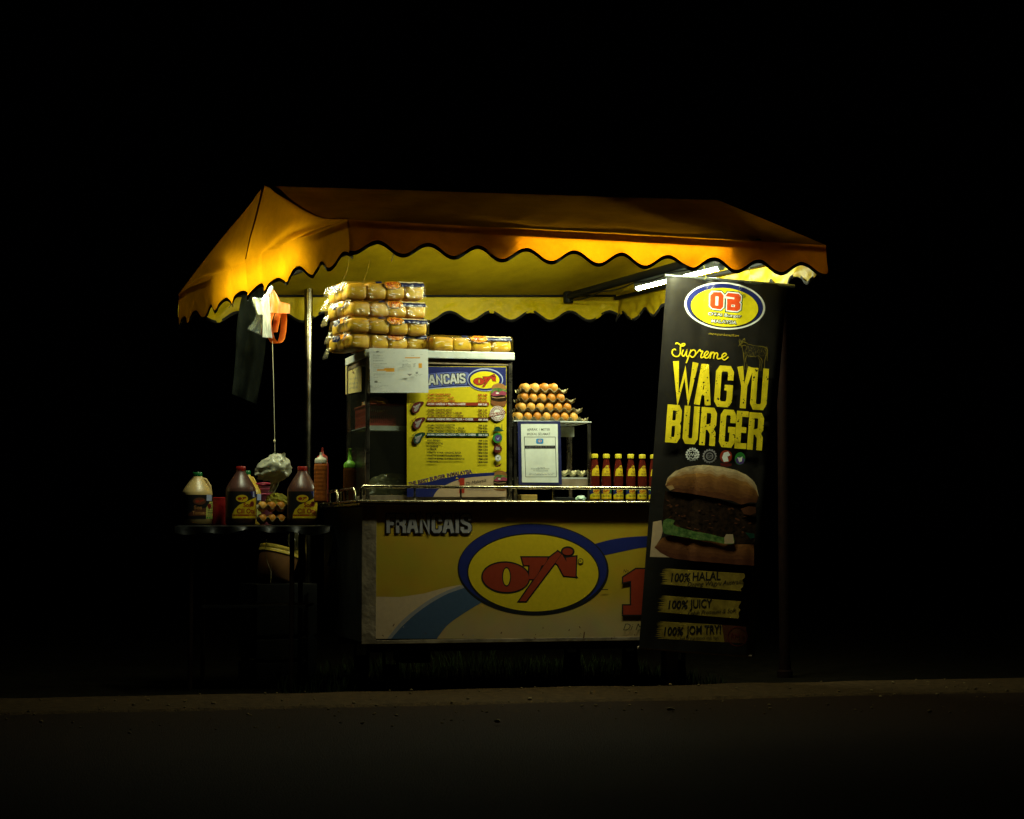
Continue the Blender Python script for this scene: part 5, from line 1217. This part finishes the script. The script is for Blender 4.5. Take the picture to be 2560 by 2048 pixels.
# ------------------------------------------------------------------ things hanging at the left of the stall
HD = 9.02
def fold_sheet(name, poly_l, poly_r, d, nv, folds, amp, m, nu=24, dd=0.0, seed=0, thick=0):
    """cloth or film between a left and a right outline (pixel paths), pleated in depth"""
    Lp, Rp = smooth_path(poly_l, 8), smooth_path(poly_r, 8)
    def at(P, t): i = t * (len(P) - 1); k = min(int(i), len(P) - 2); f = i - k; return (P[k][0] + (P[k + 1][0] - P[k][0]) * f, P[k][1] + (P[k + 1][1] - P[k][1]) * f)
    def fn(u, v):
        a, b = at(Lp, v), at(Rp, v); x, y = a[0] + (b[0] - a[0]) * u, a[1] + (b[1] - a[1]) * u
        z = amp * math.sin(u * folds * 6.28 + v * 1.7 + seed) * (.3 + .7 * v) + amp * .8 * noise.noise(V((u * 4, v * 6, seed)))
        return U(x, y, d + dd * u + z)
    mb = MB(); mb.grid(fn, nu, nv)
    if thick: mb.grid(lambda u, v: fn(u, v) + FW * thick, nu, nv)
    return mb
hook = U(668, 712, HD)
mb = fold_sheet('', [(612, 716), (600, 760), (592, 820), (588, 900), (580, 985)], [(655, 712), (662, 760), (664, 850), (655, 930), (640, 1010)], HD + .22, 40, 1.6, .02, None, 40, .05, 3, .012)
tag(mb.build('apron', mat('charcoal_cloth', (.006, .0075, .006), .9, 0, .3, 15, .3, 60, .02), smooth=True, angle=180, origin=U(630, 716, HD + .22)), 'dark charcoal apron hanging in folds inside the left end of the stall', 'apron')
mb = fold_sheet('', [(664, 722), (656, 745), (630, 746), (640, 790), (618, 822)], [(668, 722), (664, 745), (660, 765), (662, 800), (660, 842)], HD + .03, 18, 2.3, .016, None, 22, .0, 5)
tag(mb.build('clear_bag', film_mat('hanging_clear_film', (.9, .94, .9), .16, .16, .16, (.62, .72, .62)), origin=U(645, 745, HD + .03)), 'clear plastic bag hanging left of the white bags under the left valance', 'plastic bag', 'plastic bags hung from the awning')
mb = fold_sheet('', [(662, 724), (655, 748), (632, 744), (636, 764), (644, 786)], [(670, 722), (668, 745), (664, 758), (662, 775), (660, 788)], HD, 14, 1.5, .012, None, 18, .0, 8)
mb2 = fold_sheet('', [(664, 724), (658, 760), (657, 800), (656, 843)], [(673, 722), (674, 760), (677, 800), (681, 845)], HD - .01, 20, 2.4, .007, None, 16, .0, 2, .004)
mb.add(mb2.v, mb2.f); white_pl = fabric_mat('white_bag_film', (.72, .74, .66), (.6, .62, .5), .3, .12, .25)
tag(mb.build('white_bag', white_pl, smooth=True, angle=60, origin=U(668, 780, HD)), 'folded white carrier bags hanging in a strip beside the orange bags', 'plastic bag', 'plastic bags hung from the awning')
# folded orange bags: a bent band with a loop
org = fabric_mat('orange_bag_film', (.80, .20, .025), (.8, .16, .01), .3, .10, .3)
def band(path, d, wdt, mb, th=.003):
    P = smooth_path(path, 6)
    def fn(u, v):
        i = u * (len(P) - 1); k = min(int(i), len(P) - 2); f = i - k; x, y = P[k][0] + (P[k + 1][0] - P[k][0]) * f, P[k][1] + (P[k + 1][1] - P[k][1]) * f
        return U(x - 16 * v, y + 2.5 * v, d + wdt * v + .003 * noise.noise(V((u * 9, v * 3, 1))))
    mb.grid(fn, len(P), 6)
mb = MB(); band([(688, 780), (679, 805), (684, 836), (692, 853), (703, 857), (712, 846), (717, 815), (716, 778), (704, 782), (698, 810), (694, 830)], HD - .03, .10, mb)
a = fold_sheet('', [(674, 722), (676, 752), (677, 782)], [(682, 722), (700, 752), (700, 783)], HD - .035, 8, 1.2, .004, None, 10, 0, 4); mb.add(a.v, a.f)
a = fold_sheet('', [(698, 754), (699, 768), (699, 783)], [(724, 761), (725, 772), (724, 784)], HD - .045, 6, .6, .003, None, 8, 0, 6); mb.add(a.v, a.f)
tag(mb.build('orange_bag', org, smooth=True, angle=60, origin=U(695, 780, HD)), 'folded orange carrier bags looped and hanging under the left valance', 'plastic bag', 'plastic bags hung from the awning')
mb = MB(); mb.blob(U(675, 724, HD - .03), (.014, .014, .018), .5, 2.2, 9, 16, 10); tag(mb.build('tied_knot', white_pl, origin=U(675, 724, HD - .03)), 'bunched white knot that ties the hanging carrier bags together', 'knot')
mb = MB(); mb.tube([U(672, 690, HD), U(674, 724, HD)], .0016, 6); mb.tube([U(681, 852, HD), U(684, 960, HD), U(686, 1060, HD), U(688, 1160, HD)], .0014, 6); mb.blob(U(686, 1103, HD), (.0055, .005, .007), .3, 2, 2, 10, 8)
tag(mb.build('cord', mat('pale_cord', (.50, .47, .32), .8, 0, .1), smooth=True, origin=U(684, 1000, HD)), 'thin pale cord with a knot running down from the orange bags to the white bag', 'cord')
# white crumpled bag on the end of the cord
mb = MB(); wb = U(686, 1170, HD)
mb.blob(wb, (.064, .05, .054), .42, 1.25, 14, 48, 34)
for v in mb.v:
    d_ = v - wb; 
    if d_.dot(RT) < -.02: v -= V((0, 0, .30)) * abs(d_.dot(RT) + .02); v -= RT * .25 * abs(d_.dot(RT) + .02)
a = fold_sheet('', [(700, 1160), (704, 1146), (706, 1134), (712, 1132)], [(712, 1162), (714, 1148), (713, 1138), (713, 1133)], HD - .02, 8, 1, .004, None, 8, 0, 4, .004); mb.add(a.v, a.f)
a = fold_sheet('', [(674, 1196), (676, 1214), (672, 1230)], [(700, 1196), (696, 1212), (686, 1232)], HD + .01, 8, 1.4, .01, None, 12, 0, 7, .004); mb.add(a.v, a.f)
tag(mb.build('crumpled_bag', fabric_mat('crumpled_white_plastic', (.60, .60, .44), (.5, .5, .3), .25, .08, .3), smooth=True, angle=70, origin=wb), 'crumpled white plastic bag hanging on the cord above the jugs', 'plastic bag')
# small ties and strings at the valance
for k, (p0, p1, p2, lab) in enumerate((((925, 650), (918, 680), (905, 715), 'thin yellow string hanging behind the valance nearest the pole'), ((873, 644), (870, 672), (852, 716), 'thin yellow string reaching down to the top bun pack'), ((985, 632), (982, 642), (978, 654), 'short dark tie end below the front valance'), ((582, 740), (580, 758), (572, 770), 'short dark tie end hanging from the left scallops'))):
    mb = MB(); d = 8.3 if k < 3 else 9.2; mb.tube([U(*p0, d), U(*p1, d), U(*p2, d)], .0006 if k < 2 else .0014, 6); tag(mb.build('string', mat('yellow_string', (.45, .36, .05), .8, 0, 0) if k < 2 else black_pl, origin=U(*p0, d)), lab, 'string', 'loose strings on the awning')
